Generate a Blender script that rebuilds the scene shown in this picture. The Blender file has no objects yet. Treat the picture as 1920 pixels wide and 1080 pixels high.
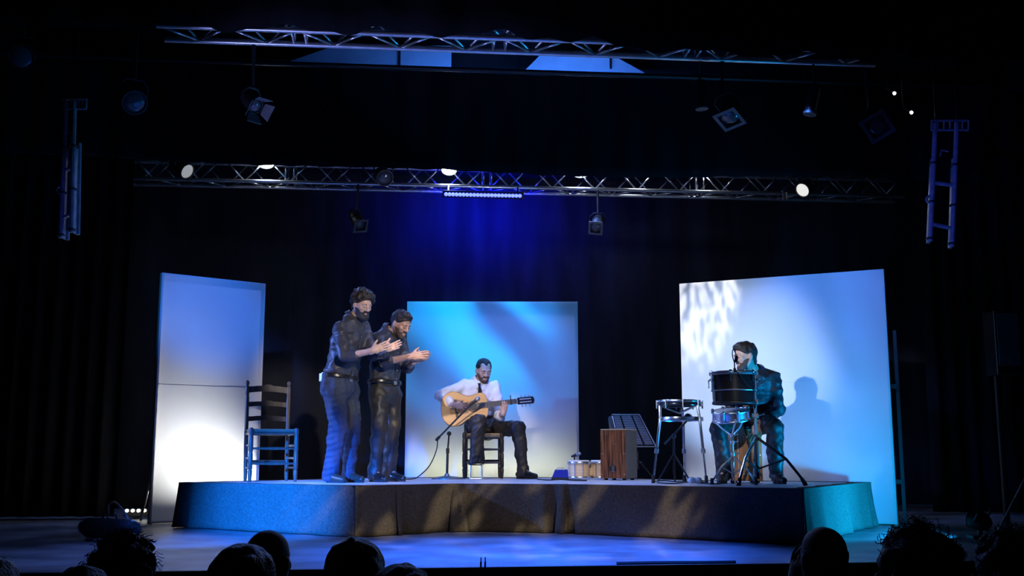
import bpy, bmesh, math, random
import numpy as np
from mathutils import Vector, Matrix, Quaternion

random.seed(7)
rng = np.random.RandomState(7)
scene = bpy.context.scene
COL = scene.collection
R = math.radians

# ------------------------------------------------------------------ camera
# world: stage floor z = 0, camera at (0, 0, EYE) looking along +Y, pitched up
FPX = 2000.0
EYE = 0.64
PITCH = math.atan(315.0 / FPX)
cam_data = bpy.data.cameras.new('camera')
cam_data.sensor_width = 36.0
cam_data.lens = FPX / 1920.0 * 36.0
cam_data.clip_end = 200
cam = bpy.data.objects.new('camera', cam_data)
cam.location = (0, 0, EYE)
cam.rotation_euler = (math.pi / 2 + PITCH, 0, 0)
COL.objects.link(cam)
scene.camera = cam


def P(u, v, Y):
    """world point at distance Y that the survey of the photograph puts at pixel (u, v)"""
    x = (u - 960.0) / FPX
    up = (540.0 - v) / FPX
    c, s = math.cos(PITCH), math.sin(PITCH)
    t = Y / (c - up * s)
    return Vector((x * t, Y, EYE + (s + up * c) * t))


# ------------------------------------------------------------------ world, exposure
world = bpy.data.worlds.new('world')
scene.world = world
world.use_nodes = True
world.node_tree.nodes['Background'].inputs[0].default_value = (0.10, 0.16, 0.5, 1)
world.node_tree.nodes['Background'].inputs[1].default_value = 0.004
vs = scene.view_settings
vs.view_transform = 'Standard'
vs.look = 'None'
vs.exposure = 0.0
vs.gamma = 1.0
vs.use_curve_mapping = False


# ------------------------------------------------------------------ lights
def aim(o, target):
    d = Vector(target) - o.location
    o.rotation_euler = d.to_track_quat('-Z', 'Y').to_euler()


def spot(name, loc, target, power, color, cone, blend=0.35, size=0.06, gobo=None, parent=None):
    """a theatre spot; gobo = dict(scale, stretch, rot, lo, hi, dark) is the cut-out plate in its gate"""
    l = bpy.data.lights.new(name, 'SPOT')
    l.energy = power
    l.color = color
    l.spot_size = R(cone)
    l.spot_blend = blend
    l.shadow_soft_size = size
    o = bpy.data.objects.new(name, l)
    COL.objects.link(o)
    o.location = loc
    aim(o, target)
    if gobo:
        l.use_nodes = True
        nt = l.node_tree
        em = nt.nodes['Emission']
        tc = nt.nodes.new('ShaderNodeTexCoord')
        mp = nt.nodes.new('ShaderNodeMapping')
        st = gobo.get('stretch', (1, 1, 1))
        mp.inputs['Rotation'].default_value = (0, 0, R(gobo.get('rot', 0)))
        mp.inputs['Scale'].default_value = st
        mp.inputs['Location'].default_value = gobo.get('off', (0, 0, 0))
        nz = nt.nodes.new('ShaderNodeTexNoise')
        nz.inputs['Scale'].default_value = gobo['scale']
        nz.inputs['Detail'].default_value = gobo.get('detail', 1.0)
        nz.inputs['Distortion'].default_value = gobo.get('distort', 0.3)
        rp = nt.nodes.new('ShaderNodeMapRange')
        rp.inputs['From Min'].default_value = gobo['lo']
        rp.inputs['From Max'].default_value = gobo['hi']
        rp.inputs['To Min'].default_value = gobo.get('dark', 0.0)
        rp.inputs['To Max'].default_value = 1.0
        rot = nt.nodes.new('ShaderNodeMapping')
        rot.inputs['Rotation'].default_value = (0, 0, R(gobo.get('rot', 0)))
        mp.inputs['Rotation'].default_value = (0, 0, 0)
        nt.links.new(tc.outputs['Normal'], rot.inputs['Vector'])
        nt.links.new(rot.outputs['Vector'], mp.inputs['Vector'])
        nt.links.new(mp.outputs['Vector'], nz.inputs['Vector'])
        nt.links.new(nz.outputs['Fac'], rp.inputs['Value'])
        nt.links.new(rp.outputs['Result'], em.inputs['Strength'])
    return o


def area(name, loc, target, power, color, sx, sy, spread=180):
    l = bpy.data.lights.new(name, 'AREA')
    l.shape = 'RECTANGLE'
    l.size, l.size_y = sx, sy
    l.energy = power
    l.color = color
    l.spread = R(spread)
    o = bpy.data.objects.new(name, l)
    COL.objects.link(o)
    o.location = loc
    aim(o, target)
    return o


BLUE = (0.02, 0.07, 1.0)
CYAN = (0.03, 0.50, 1.0)
COOL = (0.62, 0.74, 1.0)
WHITE = (0.92, 0.94, 1.0)
WARM = (1.0, 0.80, 0.52)
# unseen spots, most without fixtures: over the auditorium, near the truss, at the sides
spot('spot_key_singers', (2.4, 2.2, 3.9), P(715, 640, 10.0), 2200, (1.0, 0.90, 0.78), 11, 0.5)
spot('spot_key_guitar', (-2.6, 2.0, 3.9), P(897, 770, 11.6), 2300, (1.0, .86, .74), 5.6, 0.6)
spot('spot_key_percussion', (0.2, 2.0, 3.9), P(1150, 850, 11.0), 900, (1.0, .92, .80), 8, 0.8)
spot('spot_key_drums', (1.2, 2.0, 3.6), P(1375, 800, 9.2), 1000, (.85, .90, 1.0), 6, 0.8)
spot('spot_back_panel', (-0.35, 8.35, 3.72), P(888, 622, 12.35), 2500, (0.002, 0.36, 1.0), 30, 1.0,
     gobo=dict(scale=8, stretch=(1, .30, 1), rot=-40, lo=.36, hi=.60, dark=.10, distort=.5))
spot('spot_back_blue', (0.7, 8.4, 3.72), P(950, 690, 12.35), 480, (0.07, 0.18, 1.0), 27, 0.7)
spot('spot_right_white', (-3.5, 3.0, 3.5), P(1380, 680, 10.8), 9000, (0.66, 0.76, 1.0), 12.5, 1.0,
     gobo=dict(scale=9, stretch=(1, .4, 1), rot=-30, lo=.25, hi=.62, dark=.5, distort=.6))
spot('spot_right_blue', (2.2, 8.35, 3.72), P(1560, 620, 10.4), 520, (0.08, 0.24, 1.0), 42, 0.8,
     gobo=dict(scale=4, stretch=(1, .4, 1), rot=-30, lo=.30, hi=.66, dark=.35, distort=.6))
spot('spot_leaf_panel', (1.75, 8.9, 5.6), P(1325, 572, 11.02), 2000, (1.0, 0.98, 0.95), 11.5, 0.6, 0.02,
     gobo=dict(scale=85, stretch=(1, .45, 1), rot=-25, lo=.42, hi=.54, dark=.12))
spot('spot_leaf_skirt', (2.8, 1.2, 3.9), P(950, 955, 9.0), 2700, (1.0, .82, .52), 21, 0.4, 0.03,
     gobo=dict(scale=58, stretch=(1, .26, 1), rot=40, lo=.52, hi=.60, dark=.17, off=(.37, .2, 0)))
spot('spot_cyan_side', (3.60, 8.60, 0.22), (2.55, 9.3, 0.40), 340, (0.003, 0.38, 1.0), 140, 0.7, 0.05)
spot('spot_blue_skirt', (-3.1, 4.2, 1.5), P(515, 945, 9.3), 15000, (0.004, 0.15, 1.0), 21, 1.0)
spot('spot_blue_side', (-5.6, 9.0, 2.2), P(640, 770, 9.9), 1900, (0.14, 0.28, 1.0), 30, 0.8)
spot('spot_left_panel', (-1.8, 2.4, 3.8), P(395, 590, 10.7), 3600, (0.02, 0.20, 1.0), 10, 0.9)
spot('spot_blue_floor', (0.2, 6.9, 3.5), (0.15, 7.2, 0), 4600, (0.012, 0.12, 1.0), 58, 0.95)
spot('spot_cool_floor', (-2.6, 6.6, 3.5), (-1.9, 7.4, 0), 420, (0.12, 0.24, 1.0), 60, 0.9)
spot('spot_platform_top', (-0.1, 9.3, 3.9), (-0.1, 10.6, 0.4), 300, (0.32, 0.42, 1.0), 80, 0.9)
# daylight-white LED battens standing on the floor behind the cloth flats
area('batten_glow_left', (-3.05, 11.22, 0.16), (-2.98, 10.66, 0.62), 19, (0.98, 1.0, 0.95), 0.85, 0.05, 80)
area('batten_glow_back', (-0.25, 12.95, 0.20), (-0.23, 12.40, 0.58), 4.6, (0.93, 1.0, 0.70), 1.7, 0.05, 60)
area('batten_glow_right', (2.62, 11.35, 0.20), (2.70, 10.65, 0.9), 3, (0.70, 0.80, 1.0), 1.6, 0.05, 90)


# ------------------------------------------------------------------ materials
MATS = {}


def mat(name, color, rough=0.6, metal=0.0, vary=0.15, scale=20.0, bump=0.0, bscale=None, spec=0.5,
        stretch=(1, 1, 1), color2=None, sheen=0.0, coat=0.0):
    if name in MATS:
        return MATS[name]
    m = bpy.data.materials.new(name)
    m.use_nodes = True
    nt = m.node_tree
    b = nt.nodes['Principled BSDF']
    b.inputs['Roughness'].default_value = rough
    b.inputs['Metallic'].default_value = metal
    b.inputs['Specular IOR Level'].default_value = spec
    b.inputs['Sheen Weight'].default_value = sheen
    b.inputs['Coat Weight'].default_value = coat
    tc = nt.nodes.new('ShaderNodeTexCoord')
    mp = nt.nodes.new('ShaderNodeMapping')
    mp.inputs['Scale'].default_value = stretch
    nz = nt.nodes.new('ShaderNodeTexNoise')
    nz.inputs['Scale'].default_value = scale
    nz.inputs['Detail'].default_value = 4
    mx = nt.nodes.new('ShaderNodeMix')
    mx.data_type = 'RGBA'
    c = Vector(color)
    c2 = Vector(color2) if color2 else c
    lo = c * (1 - vary)
    hi = c2 * (1 + vary)
    mx.inputs[6].default_value = (*lo, 1)
    mx.inputs[7].default_value = (*[min(1, x) for x in hi], 1)
    rp = nt.nodes.new('ShaderNodeMapRange')
    rp.inputs['From Min'].default_value = .32
    rp.inputs['From Max'].default_value = .68
    nt.links.new(tc.outputs['Object'], mp.inputs['Vector'])
    nt.links.new(mp.outputs['Vector'], nz.inputs['Vector'])
    nt.links.new(nz.outputs['Fac'], rp.inputs['Value'])
    nt.links.new(rp.outputs['Result'], mx.inputs[0])
    nt.links.new(mx.outputs[2], b.inputs['Base Color'])
    if bump:
        n2 = nt.nodes.new('ShaderNodeTexNoise')
        n2.inputs['Scale'].default_value = bscale or scale * 4
        n2.inputs['Detail'].default_value = 3
        bp = nt.nodes.new('ShaderNodeBump')
        bp.inputs['Strength'].default_value = bump
        bp.inputs['Distance'].default_value = 0.01
        nt.links.new(mp.outputs['Vector'], n2.inputs['Vector'])
        nt.links.new(n2.outputs['Fac'], bp.inputs['Height'])
        nt.links.new(bp.outputs['Normal'], b.inputs['Normal'])
    MATS[name] = m
    return m


def glow(name, color, strength):
    if name in MATS:
        return MATS[name]
    m = bpy.data.materials.new(name)
    m.use_nodes = True
    b = m.node_tree.nodes['Principled BSDF']
    b.inputs['Base Color'].default_value = (*[x * .5 for x in color], 1)
    b.inputs['Emission Color'].default_value = (*color, 1)
    b.inputs['Emission Strength'].default_value = strength
    MATS[name] = m
    return m


def cloth_translucent(name, color, share, scale=180.0):
    m = bpy.data.materials.new(name)
    m.use_nodes = True
    nt = m.node_tree
    nt.nodes.remove(nt.nodes['Principled BSDF'])
    out = nt.nodes['Material Output']
    d = nt.nodes.new('ShaderNodeBsdfDiffuse')
    t = nt.nodes.new('ShaderNodeBsdfTranslucent')
    mx = nt.nodes.new('ShaderNodeMixShader')
    mx.inputs[0].default_value = share
    tc = nt.nodes.new('ShaderNodeTexCoord')
    nz = nt.nodes.new('ShaderNodeTexNoise')
    nz.inputs['Scale'].default_value = 3.0
    nz.inputs['Detail'].default_value = 5
    c = nt.nodes.new('ShaderNodeMix')
    c.data_type = 'RGBA'
    c.inputs[6].default_value = (*[x * .93 for x in color], 1)
    c.inputs[7].default_value = (*color, 1)
    w = nt.nodes.new('ShaderNodeTexNoise')
    w.inputs['Scale'].default_value = scale
    bp = nt.nodes.new('ShaderNodeBump')
    bp.inputs['Strength'].default_value = .12
    bp.inputs['Distance'].default_value = .004
    L = nt.links
    L.new(tc.outputs['Object'], nz.inputs['Vector'])
    L.new(tc.outputs['Object'], w.inputs['Vector'])
    L.new(nz.outputs['Fac'], c.inputs[0])
    L.new(c.outputs[2], d.inputs['Color'])
    L.new(c.outputs[2], t.inputs['Color'])
    L.new(w.outputs['Fac'], bp.inputs['Height'])
    L.new(bp.outputs['Normal'], d.inputs['Normal'])
    L.new(d.outputs[0], mx.inputs[1])
    L.new(t.outputs[0], mx.inputs[2])
    L.new(mx.outputs[0], out.inputs['Surface'])
    MATS[name] = m
    return m


M = dict(
    velvet=mat('black_velvet', (.006, .006, .008), .95, 0, .3, 6, .3, 60, spec=.1, stretch=(1, 1, .2)),
    curtain=mat('dark_backcloth', (.020, .021, .030), .95, 0, .3, 5, .2, 60, spec=.1, stretch=(1, 1, .15)),
    black=mat('black_paint', (.012, .012, .013), .5, 0, .2, 12),
    blackgloss=mat('black_gloss', (.012, .012, .014), .22, 0, .1, 12, coat=.3),
    matt=mat('matt_black_metal', (.02, .02, .022), .45, .4, .2, 30),
    wall=mat('dark_wall_paint', (.012, .012, .013), .9, 0, .3, 3, .2, 30),
    floor=mat('worn_stage_floor', (.10, .10, .11), .42, 0, .35, 2.2, .15, 30, color2=(.15, .15, .155)),
    carpet=mat('auditorium_carpet', (.01, .01, .012), .95, 0, .3, 60),
    alu=mat('truss_aluminium', (.55, .55, .56), .32, .9, .12, 14),
    chrome=mat('chrome', (.80, .81, .83), .26, 1.0, .05, 8),
    steel=mat('dull_steel', (.35, .35, .36), .4, .85, .15, 12),
    felt=mat('grey_brown_felt', (.105, .090, .070), .95, 0, .22, 55, .5, 170, spec=.1),
    deck=mat('platform_board', (.60, .60, .62), .6, 0, .22, 5, .15, 40, stretch=(1, 4, 1)),
    wood_frame=mat('pine_batten', (.42, .32, .20), .7, 0, .2, 14, stretch=(1, 1, .1)),
    chairwood=mat('dark_chair_wood', (.085, .062, .045), .42, 0, .35, 20, .1, 60, stretch=(1, 1, .15)),
    chairblack=mat('black_chair_wood', (.020, .016, .014), .42, 0, .3, 20, .1, 60, stretch=(1, 1, .15)),
    rush=mat('woven_rush', (.26, .20, .12), .8, 0, .3, 90, .6, 220),
    skin=mat('skin', (.56, .34, .25), .5, 0, .12, 18, .05, 90),
    skin2=mat('skin_tan', (.46, .26, .18), .5, 0, .12, 18, .05, 90),
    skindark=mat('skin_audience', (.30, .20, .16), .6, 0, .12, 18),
    hair=mat('dark_hair', (.018, .012, .009), .42, 0, .4, 45, .9, 110),
    hairgrey=mat('grey_brown_hair', (.035, .028, .026), .55, 0, .4, 45, .9, 90),
    stubble=mat('short_beard', (.075, .045, .036), .7, 0, .35, 90, .5, 200),
    eyes=mat('eye', (.03, .02, .015), .2, 0, .1, 30),
    lips=mat('lips', (.38, .17, .14), .5, 0, .1, 30),
    shirtblack=mat('black_shirt_cotton', (.028, .028, .034), .50, 0, .18, 30, .25, 90),
    shirtcharcoal=mat('charcoal_shirt_cotton', (.038, .036, .044), .48, 0, .18, 30, .25, 90),
    shirtwhite=mat('white_shirt_cotton', (.78, .78, .80), .75, 0, .05, 30, .2, 80),
    denim=mat('dark_denim', (.026, .034, .062), .65, 0, .25, 60, .4, 240),
    trouser=mat('black_trouser', (.022, .020, .020), .5, 0, .2, 40, .2, 120),
    leather=mat('black_leather', (.014, .012, .011), .28, 0, .2, 30, .1, 60),
    brownleather=mat('brown_leather', (.05, .03, .02), .4, 0, .2, 30, .1, 60),
    tie=mat('black_silk', (.012, .012, .014), .35, 0, .1, 30),
    spruce=mat('guitar_top_spruce', (.78, .42, .14), .3, 0, .12, 22, coat=.4, stretch=(.06, 1, 1)),
    guitarside=mat('guitar_side_cypress', (.62, .40, .20), .3, 0, .15, 20, coat=.4, stretch=(.1, 1, 1)),
    ebony=mat('ebony', (.02, .015, .012), .4, 0, .2, 30),
    cedar=mat('neck_cedar', (.26, .12, .05), .4, 0, .2, 25, coat=.2),
    bone=mat('ivory_plastic', (.75, .72, .65), .4, 0, .05, 20),
    string=mat('string', (.8, .78, .7), .3, .6, .05, 20),
    rosette=mat('rosette_inlay', (.16, .07, .03), .4, 0, .6, 220),
    cajonfront=mat('striped_rosewood', (.035, .014, .008), .32, 0, .5, 13, stretch=(4.5, 1, .30), color2=(.22, .085, .036), coat=.2),
    cajonside=mat('grey_cajon_side', (.15, .145, .14), .75, 0, .1, 70, .2, 200),
    cajonwarm=mat('orange_cajon_wood', (.42, .17, .06), .4, 0, .3, 12, stretch=(2, 1, .2), coat=.2),
    ply=mat('birch_ply', (.62, .48, .30), .55, 0, .12, 18, stretch=(.2, 1, 1)),
    bongo=mat('bongo_wood', (.80, .55, .30), .4, 0, .15, 14, stretch=(.2, .2, 3), coat=.3),
    skinhead=mat('drum_skin', (.80, .76, .66), .6, 0, .06, 12),
    rubber=mat('rubber', (.018, .018, .018), .85, 0, .1, 20),
    cable=mat('black_cable', (.012, .012, .013), .6, 0, .1, 20),
    cablepale=mat('grey_cable', (.20, .20, .21), .6, 0, .1, 20),
    grille=mat('speaker_grille', (.10, .11, .14), .5, .3, .3, 160, .6, 320),
    gel=mat('gel_frame', (.09, .09, .10), .5, .6, .2, 12),
    bluemetal=mat('painted_ladder_metal', (.30, .31, .36), .42, .35, .25, 18),
    whitepaint=mat('white_plaster', (.70, .72, .76), .85, 0, .08, 3),
    white=mat('white_plastic', (.8, .8, .8), .4, 0, .04, 20),
    lens=mat('lamp_glass', (.07, .07, .08), .12, .2, .2, 40),
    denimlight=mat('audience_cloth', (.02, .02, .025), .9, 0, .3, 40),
)
M['cloth'] = cloth_translucent('white_flat_cloth', (.84, .84, .86), .42)


# ------------------------------------------------------------------ mesh helpers
class MB:
    def __init__(s):
        s.v, s.f = [], []

    def add(s, vs, fs):
        o = len(s.v)
        s.v += [tuple(v) for v in vs]
        s.f += [tuple(i + o for i in f) for f in fs]
        return s

    def box(s, c, size, rot=None):
        c = Vector(c)
        hx, hy, hz = [a / 2 for a in size]
        vs = []
        for z in (-hz, hz):
            for y in (-hy, hy):
                for x in (-hx, hx):
                    p = Vector((x, y, z))
                    if rot is not None:
                        p = rot @ p
                    vs.append(c + p)
        return s.add(vs, [(0, 2, 3, 1), (4, 5, 7, 6), (0, 1, 5, 4), (2, 6, 7, 3), (0, 4, 6, 2), (1, 3, 7, 5)])

    def rings(s, rings, cap=True, closed=False):
        n = len(rings[0])
        vs = [p for r in rings for p in r]
        fs = []
        m = len(rings)
        for i in range(m - 1 + (1 if closed else 0)):
            a, b = i * n, ((i + 1) % m) * n
            for j in range(n):
                k = (j + 1) % n
                fs.append((a + j, a + k, b + k, b + j))
        if cap and not closed:
            fs.append(tuple(range(n))[::-1])
            fs.append(tuple(range((m - 1) * n, m * n)))
        return s.add(vs, fs)

    def tube(s, pts, r, seg=8, cap=True):
        """round bar along pts; r a number or a list"""
        pts = [Vector(p) for p in pts]
        rs = r if isinstance(r, (list, tuple)) else [r] * len(pts)
        t = (pts[1] - pts[0]).normalized()
        a = Vector((0, 0, 1)) if abs(t.z) < .9 else Vector((1, 0, 0))
        n = t.cross(a).normalized()
        rings = []
        for i, p in enumerate(pts):
            if i == 0:
                tt = pts[1] - pts[0]
            elif i == len(pts) - 1:
                tt = pts[-1] - pts[-2]
            else:
                tt = (pts[i + 1] - pts[i]).normalized() + (pts[i] - pts[i - 1]).normalized()
            if tt.length < 1e-9:
                tt = t
            tt.normalize()
            n = (n - tt * n.dot(tt))
            if n.length < 1e-6:
                n = tt.orthogonal()
            n.normalize()
            b = tt.cross(n)
            rings.append([p + (n * math.cos(2 * math.pi * j / seg) + b * math.sin(2 * math.pi * j / seg)) * rs[i]
                          for j in range(seg)])
        return s.rings(rings, cap)

    def lathe(s, prof, base=(0, 0, 0), axis=(0, 0, 1), seg=16, cap=True):
        """prof: list of (radius, height) along axis"""
        axis = Vector(axis).normalized()
        a = Vector((0, 0, 1)) if abs(axis.z) < .9 else Vector((1, 0, 0))
        n = axis.cross(a).normalized()
        b = axis.cross(n)
        base = Vector(base)
        return s.rings([[base + axis * h + (n * math.cos(2 * math.pi * j / seg) + b * math.sin(2 * math.pi * j / seg)) * r
                         for j in range(seg)] for r, h in prof], cap)

    def torus(s, c, axis, Rm, r, seg=24, rs=8, sq=None):
        axis = Vector(axis).normalized()
        n = axis.orthogonal().normalized()
        b = axis.cross(n)
        c = Vector(c)
        rings = []
        for i in range(seg):
            a = 2 * math.pi * i / seg
            d = n * math.cos(a) + b * math.sin(a)
            rings.append([c + d * (Rm + r * math.cos(2 * math.pi * j / rs)) + axis * (sq or r) * math.sin(2 * math.pi * j / rs)
                          for j in range(rs)])
        return s.rings(rings, False, True)

    def prism(s, poly, d):
        """poly: list of points; d: extrusion vector"""
        d = Vector(d)
        n = len(poly)
        a = [Vector(p) for p in poly]
        vs = a + [p + d for p in a]
        fs = [tuple(range(n))[::-1], tuple(range(n, 2 * n))]
        for i in range(n):
            j = (i + 1) % n
            fs.append((i, j, n + j, n + i))
        return s.add(vs, fs)

    def ball(s, c, r, seg=12, rg=8, sc=(1, 1, 1)):
        c = Vector(c)
        rings = []
        for i in range(1, rg):
            t = math.pi * i / rg
            rings.append([c + Vector((r * sc[0] * math.sin(t) * math.cos(2 * math.pi * j / seg),
                                      r * sc[1] * math.sin(t) * math.sin(2 * math.pi * j / seg),
                                      r * sc[2] * math.cos(t))) for j in range(seg)])
        return s.rings(rings, True)

    def mesh(s, name):
        me = bpy.data.meshes.new(name)
        me.from_pydata(s.v, [], s.f)
        bm = bmesh.new()
        bm.from_mesh(me)
        bmesh.ops.recalc_face_normals(bm, faces=bm.faces)
        bm.to_mesh(me)
        bm.free()
        return me


def obj(name, mb, material, parent=None, smooth=True, bevel=0.0, world_space=True):
    """one mesh object; vertices given in world space (or in the parent's space when world_space is False)"""
    me = mb.mesh(name) if isinstance(mb, MB) else mb
    if not me.materials:
        me.materials.append(material)
    o = bpy.data.objects.new(name, me)
    COL.objects.link(o)
    if parent is not None:
        o.parent = parent
        if world_space:
            root = Matrix.Identity(4)
            chain = []
            q = parent
            while q is not None:
                chain.append(q)
                q = q.parent
            for q in reversed(chain):
                root = root @ q.matrix_parent_inverse @ q.matrix_basis
            if me.users == 1:
                me.transform(root.inverted())
    if smooth:
        me.shade_smooth()
        try:
            me.set_sharp_from_angle(angle=R(40))
        except Exception:
            pass
    if bevel:
        b = o.modifiers.new('bevel', 'BEVEL')
        b.width = bevel
        b.segments = 2
        b.limit_method = 'ANGLE'
        b.angle_limit = R(50)
    return o


def tag(o, label=None, cat=None, group=None, kind=None):
    if label:
        o['label'] = label
    if cat:
        o['category'] = cat
    if group:
        o['group'] = group
    if kind:
        o['kind'] = kind
    return o


def thing(name, label, cat, loc=(0, 0, 0), rotz=0.0, group=None):
    o = bpy.data.objects.new(name, None)
    o.empty_display_size = .1
    COL.objects.link(o)
    o.location = loc
    o.rotation_euler = (0, 0, rotz)
    return tag(o, label, cat, group)


def struct(name, mb, m, smooth=False):
    return tag(obj(name, mb, m, None, smooth), kind='structure')


def share(name, me, parent, M4):
    """a repeat of a small part: same mesh data, own transform (in the parent's space)"""
    o = bpy.data.objects.new(name, me)
    COL.objects.link(o)
    o.parent = parent
    o.matrix_basis = M4
    return o


def bar_mesh(name, r, seg, m):
    """unit bar along +Z, shared by every brace"""
    me = MB().tube([(0, 0, 0), (0, 0, 1)], r, seg).mesh(name)
    me.materials.append(m)
    me.shade_smooth()
    return me


def bar_matrix(a, b):
    a, b = Vector(a), Vector(b)
    d = b - a
    q = Vector((0, 0, 1)).rotation_difference(d.normalized())
    return Matrix.Translation(a) @ q.to_matrix().to_4x4() @ Matrix.Diagonal((1, 1, d.length, 1))


def spline(pts, n=8):
    """Catmull-Rom through pts"""
    pts = [Vector(p) for p in pts]
    q = [pts[0] * 2 - pts[1]] + pts + [pts[-1] * 2 - pts[-2]]
    out = []
    for i in range(1, len(q) - 2):
        for k in range(n):
            t = k / n
            a, b, c, d = q[i - 1], q[i], q[i + 1], q[i + 2]
            out.append(.5 * ((2 * b) + (c - a) * t + (2 * a - 5 * b + 4 * c - d) * t * t + (3 * b - a - 3 * c + d) * t ** 3))
    out.append(pts[-1])
    return out


# ------------------------------------------------------------------ smooth-blended bodies
def A(v):
    return np.array(v, dtype=np.float64)


def unit(v):
    v = A(v)
    return v / np.linalg.norm(v)


class Field:
    """distance field on a grid; shapes are blended together and skinned as one continuous surface"""

    def __init__(s, lo, hi, h):
        s.h = h
        s.lo = A(lo)
        s.n = np.ceil((A(hi) - s.lo) / h).astype(int) + 1
        s.F = np.full(s.n, .08, dtype=np.float32)
        s.ax = [(s.lo[i] + h * np.arange(s.n[i])).astype(np.float32) for i in range(3)]

    def blk(s, lo, hi):
        i0 = np.clip(np.floor((lo - s.lo) / s.h).astype(int), 0, s.n)
        i1 = np.clip(np.ceil((hi - s.lo) / s.h).astype(int) + 1, 0, s.n)
        sl = tuple(slice(a, b) for a, b in zip(i0, i1))
        X = s.ax[0][sl[0]][:, None, None]
        Y = s.ax[1][sl[1]][None, :, None]
        Z = s.ax[2][sl[2]][None, None, :]
        return sl, X, Y, Z

    def union(s, sl, d, k):
        f = s.F[sl]
        if f.size == 0:
            return
        if k > 0:
            q = np.maximum(k - np.abs(f - d), 0) / k
            s.F[sl] = np.minimum(f, d) - q * q * k * .25
        else:
            s.F[sl] = np.minimum(f, d)

    def carve(s, sl, d, k):
        f = s.F[sl]
        if f.size == 0:
            return
        q = np.maximum(k - np.abs(f + d), 0) / max(k, 1e-6)
        s.F[sl] = np.maximum(f, -d) + q * q * k * .25

    def _cone(s, a, b, ra, rb, w, sc, pad):
        a, b = A(a), A(b)
        m = max(ra, rb) * max(1, sc) + pad
        sl, X, Y, Z = s.blk(np.minimum(a, b) - m, np.maximum(a, b) + m)
        px, py, pz = X - a[0], Y - a[1], Z - a[2]
        ab = b - a
        if w is not None:
            w = unit(w)
            k = (1 / sc - 1)
            dw = px * w[0] + py * w[1] + pz * w[2]
            px, py, pz = px + w[0] * dw * k, py + w[1] * dw * k, pz + w[2] * dw * k
            ab = ab + w * (ab @ w) * k
        L2 = max(ab @ ab, 1e-9)
        t = np.clip((px * ab[0] + py * ab[1] + pz * ab[2]) / L2, 0, 1)
        d = np.sqrt((px - ab[0] * t) ** 2 + (py - ab[1] * t) ** 2 + (pz - ab[2] * t) ** 2) - (ra + (rb - ra) * t)
        return sl, d

    def cone(s, a, b, ra, rb=None, k=.02, w=None, sc=1.0):
        rb = ra if rb is None else rb
        sl, d = s._cone(a, b, ra, rb, w, sc, k + .03)
        s.union(sl, d, k)

    def path(s, pts, rs, k=.02, **kw):
        for i in range(len(pts) - 1):
            s.cone(pts[i], pts[i + 1], rs[i], rs[i + 1], k, **kw)

    def _ell(s, c, r, Rm, pad):
        c, r = A(c), A(r)
        m = r.max() + pad
        sl, X, Y, Z = s.blk(c - m, c + m)
        px, py, pz = X - c[0], Y - c[1], Z - c[2]
        q = [(px * Rm[i][0] + py * Rm[i][1] + pz * Rm[i][2]) / r[i] for i in range(3)]
        k0 = np.sqrt(q[0] ** 2 + q[1] ** 2 + q[2] ** 2)
        k1 = np.sqrt((q[0] / r[0]) ** 2 + (q[1] / r[1]) ** 2 + (q[2] / r[2]) ** 2) + 1e-6
        return sl, k0 * (k0 - 1) / k1

    def ell(s, c, r, Rm, k=.02):
        sl, d = s._ell(c, r, Rm, k + .03)
        s.union(sl, d, k)

    def dig(s, c, r, Rm, k=.01):
        sl, d = s._ell(c, r, Rm, k + .02)
        s.carve(sl, d, k)

    def half(s, p0, n, k=0.0):
        """keep the side the normal points away from"""
        n = unit(n)
        p0 = A(p0)
        X, Y, Z = s.ax[0][:, None, None], s.ax[1][None, :, None], s.ax[2][None, None, :]
        d = (X - p0[0]) * n[0] + (Y - p0[1]) * n[1] + (Z - p0[2]) * n[2]
        if k > 0:
            q = np.maximum(k - np.abs(s.F - d), 0) / k
            s.F = (np.maximum(s.F, d) + q * q * k * .25).astype(np.float32)
        else:
            s.F = np.maximum(s.F, d).astype(np.float32)

    def wrinkle(s, amp, freq, stretch=(1, 1, 1), n=7, seed=1, ridge=False):
        r = np.random.RandomState(seed)
        X, Y, Z = s.ax[0][:, None, None], s.ax[1][None, :, None], s.ax[2][None, None, :]
        acc = np.zeros(s.n, dtype=np.float32)
        for i in range(n):
            d = unit(r.randn(3)) * A(stretch) * freq * (0.6 + .9 * r.rand())
            acc += np.sin((X * d[0] + Y * d[1] + Z * d[2]) + r.rand() * 6.28).astype(np.float32)
        acc = acc / math.sqrt(n)
        if ridge:
            acc = 1.0 - 2.2 * np.abs(acc)      # sharp crests between soft hollows
        s.F -= amp * np.clip(acc, -1.6, 1.6)

    def mesh(s, name):
        F = s.F
        F[0], F[-1] = .05, .05
        F[:, 0], F[:, -1] = .05, .05
        F[:, :, 0], F[:, :, -1] = .05, .05
        I = F < 0
        nx, ny, nz = F.shape
        cnt = np.zeros((nx - 1, ny - 1, nz - 1), dtype=np.uint8)
        for a in (0, 1):
            for b in (0, 1):
                for c in (0, 1):
                    cnt += I[a:nx - 1 + a, b:ny - 1 + b, c:nz - 1 + c]
        act = (cnt > 0) & (cnt < 8)
        ci = np.argwhere(act)
        idx = np.full(act.shape, -1, dtype=np.int32)
        idx[act] = np.arange(len(ci))
        C = {}
        for a in (0, 1):
            for b in (0, 1):
                for c in (0, 1):
                    C[(a, b, c)] = F[ci[:, 0] + a, ci[:, 1] + b, ci[:, 2] + c]
        acc = np.zeros((len(ci), 3))
        num = np.zeros(len(ci))
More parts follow.
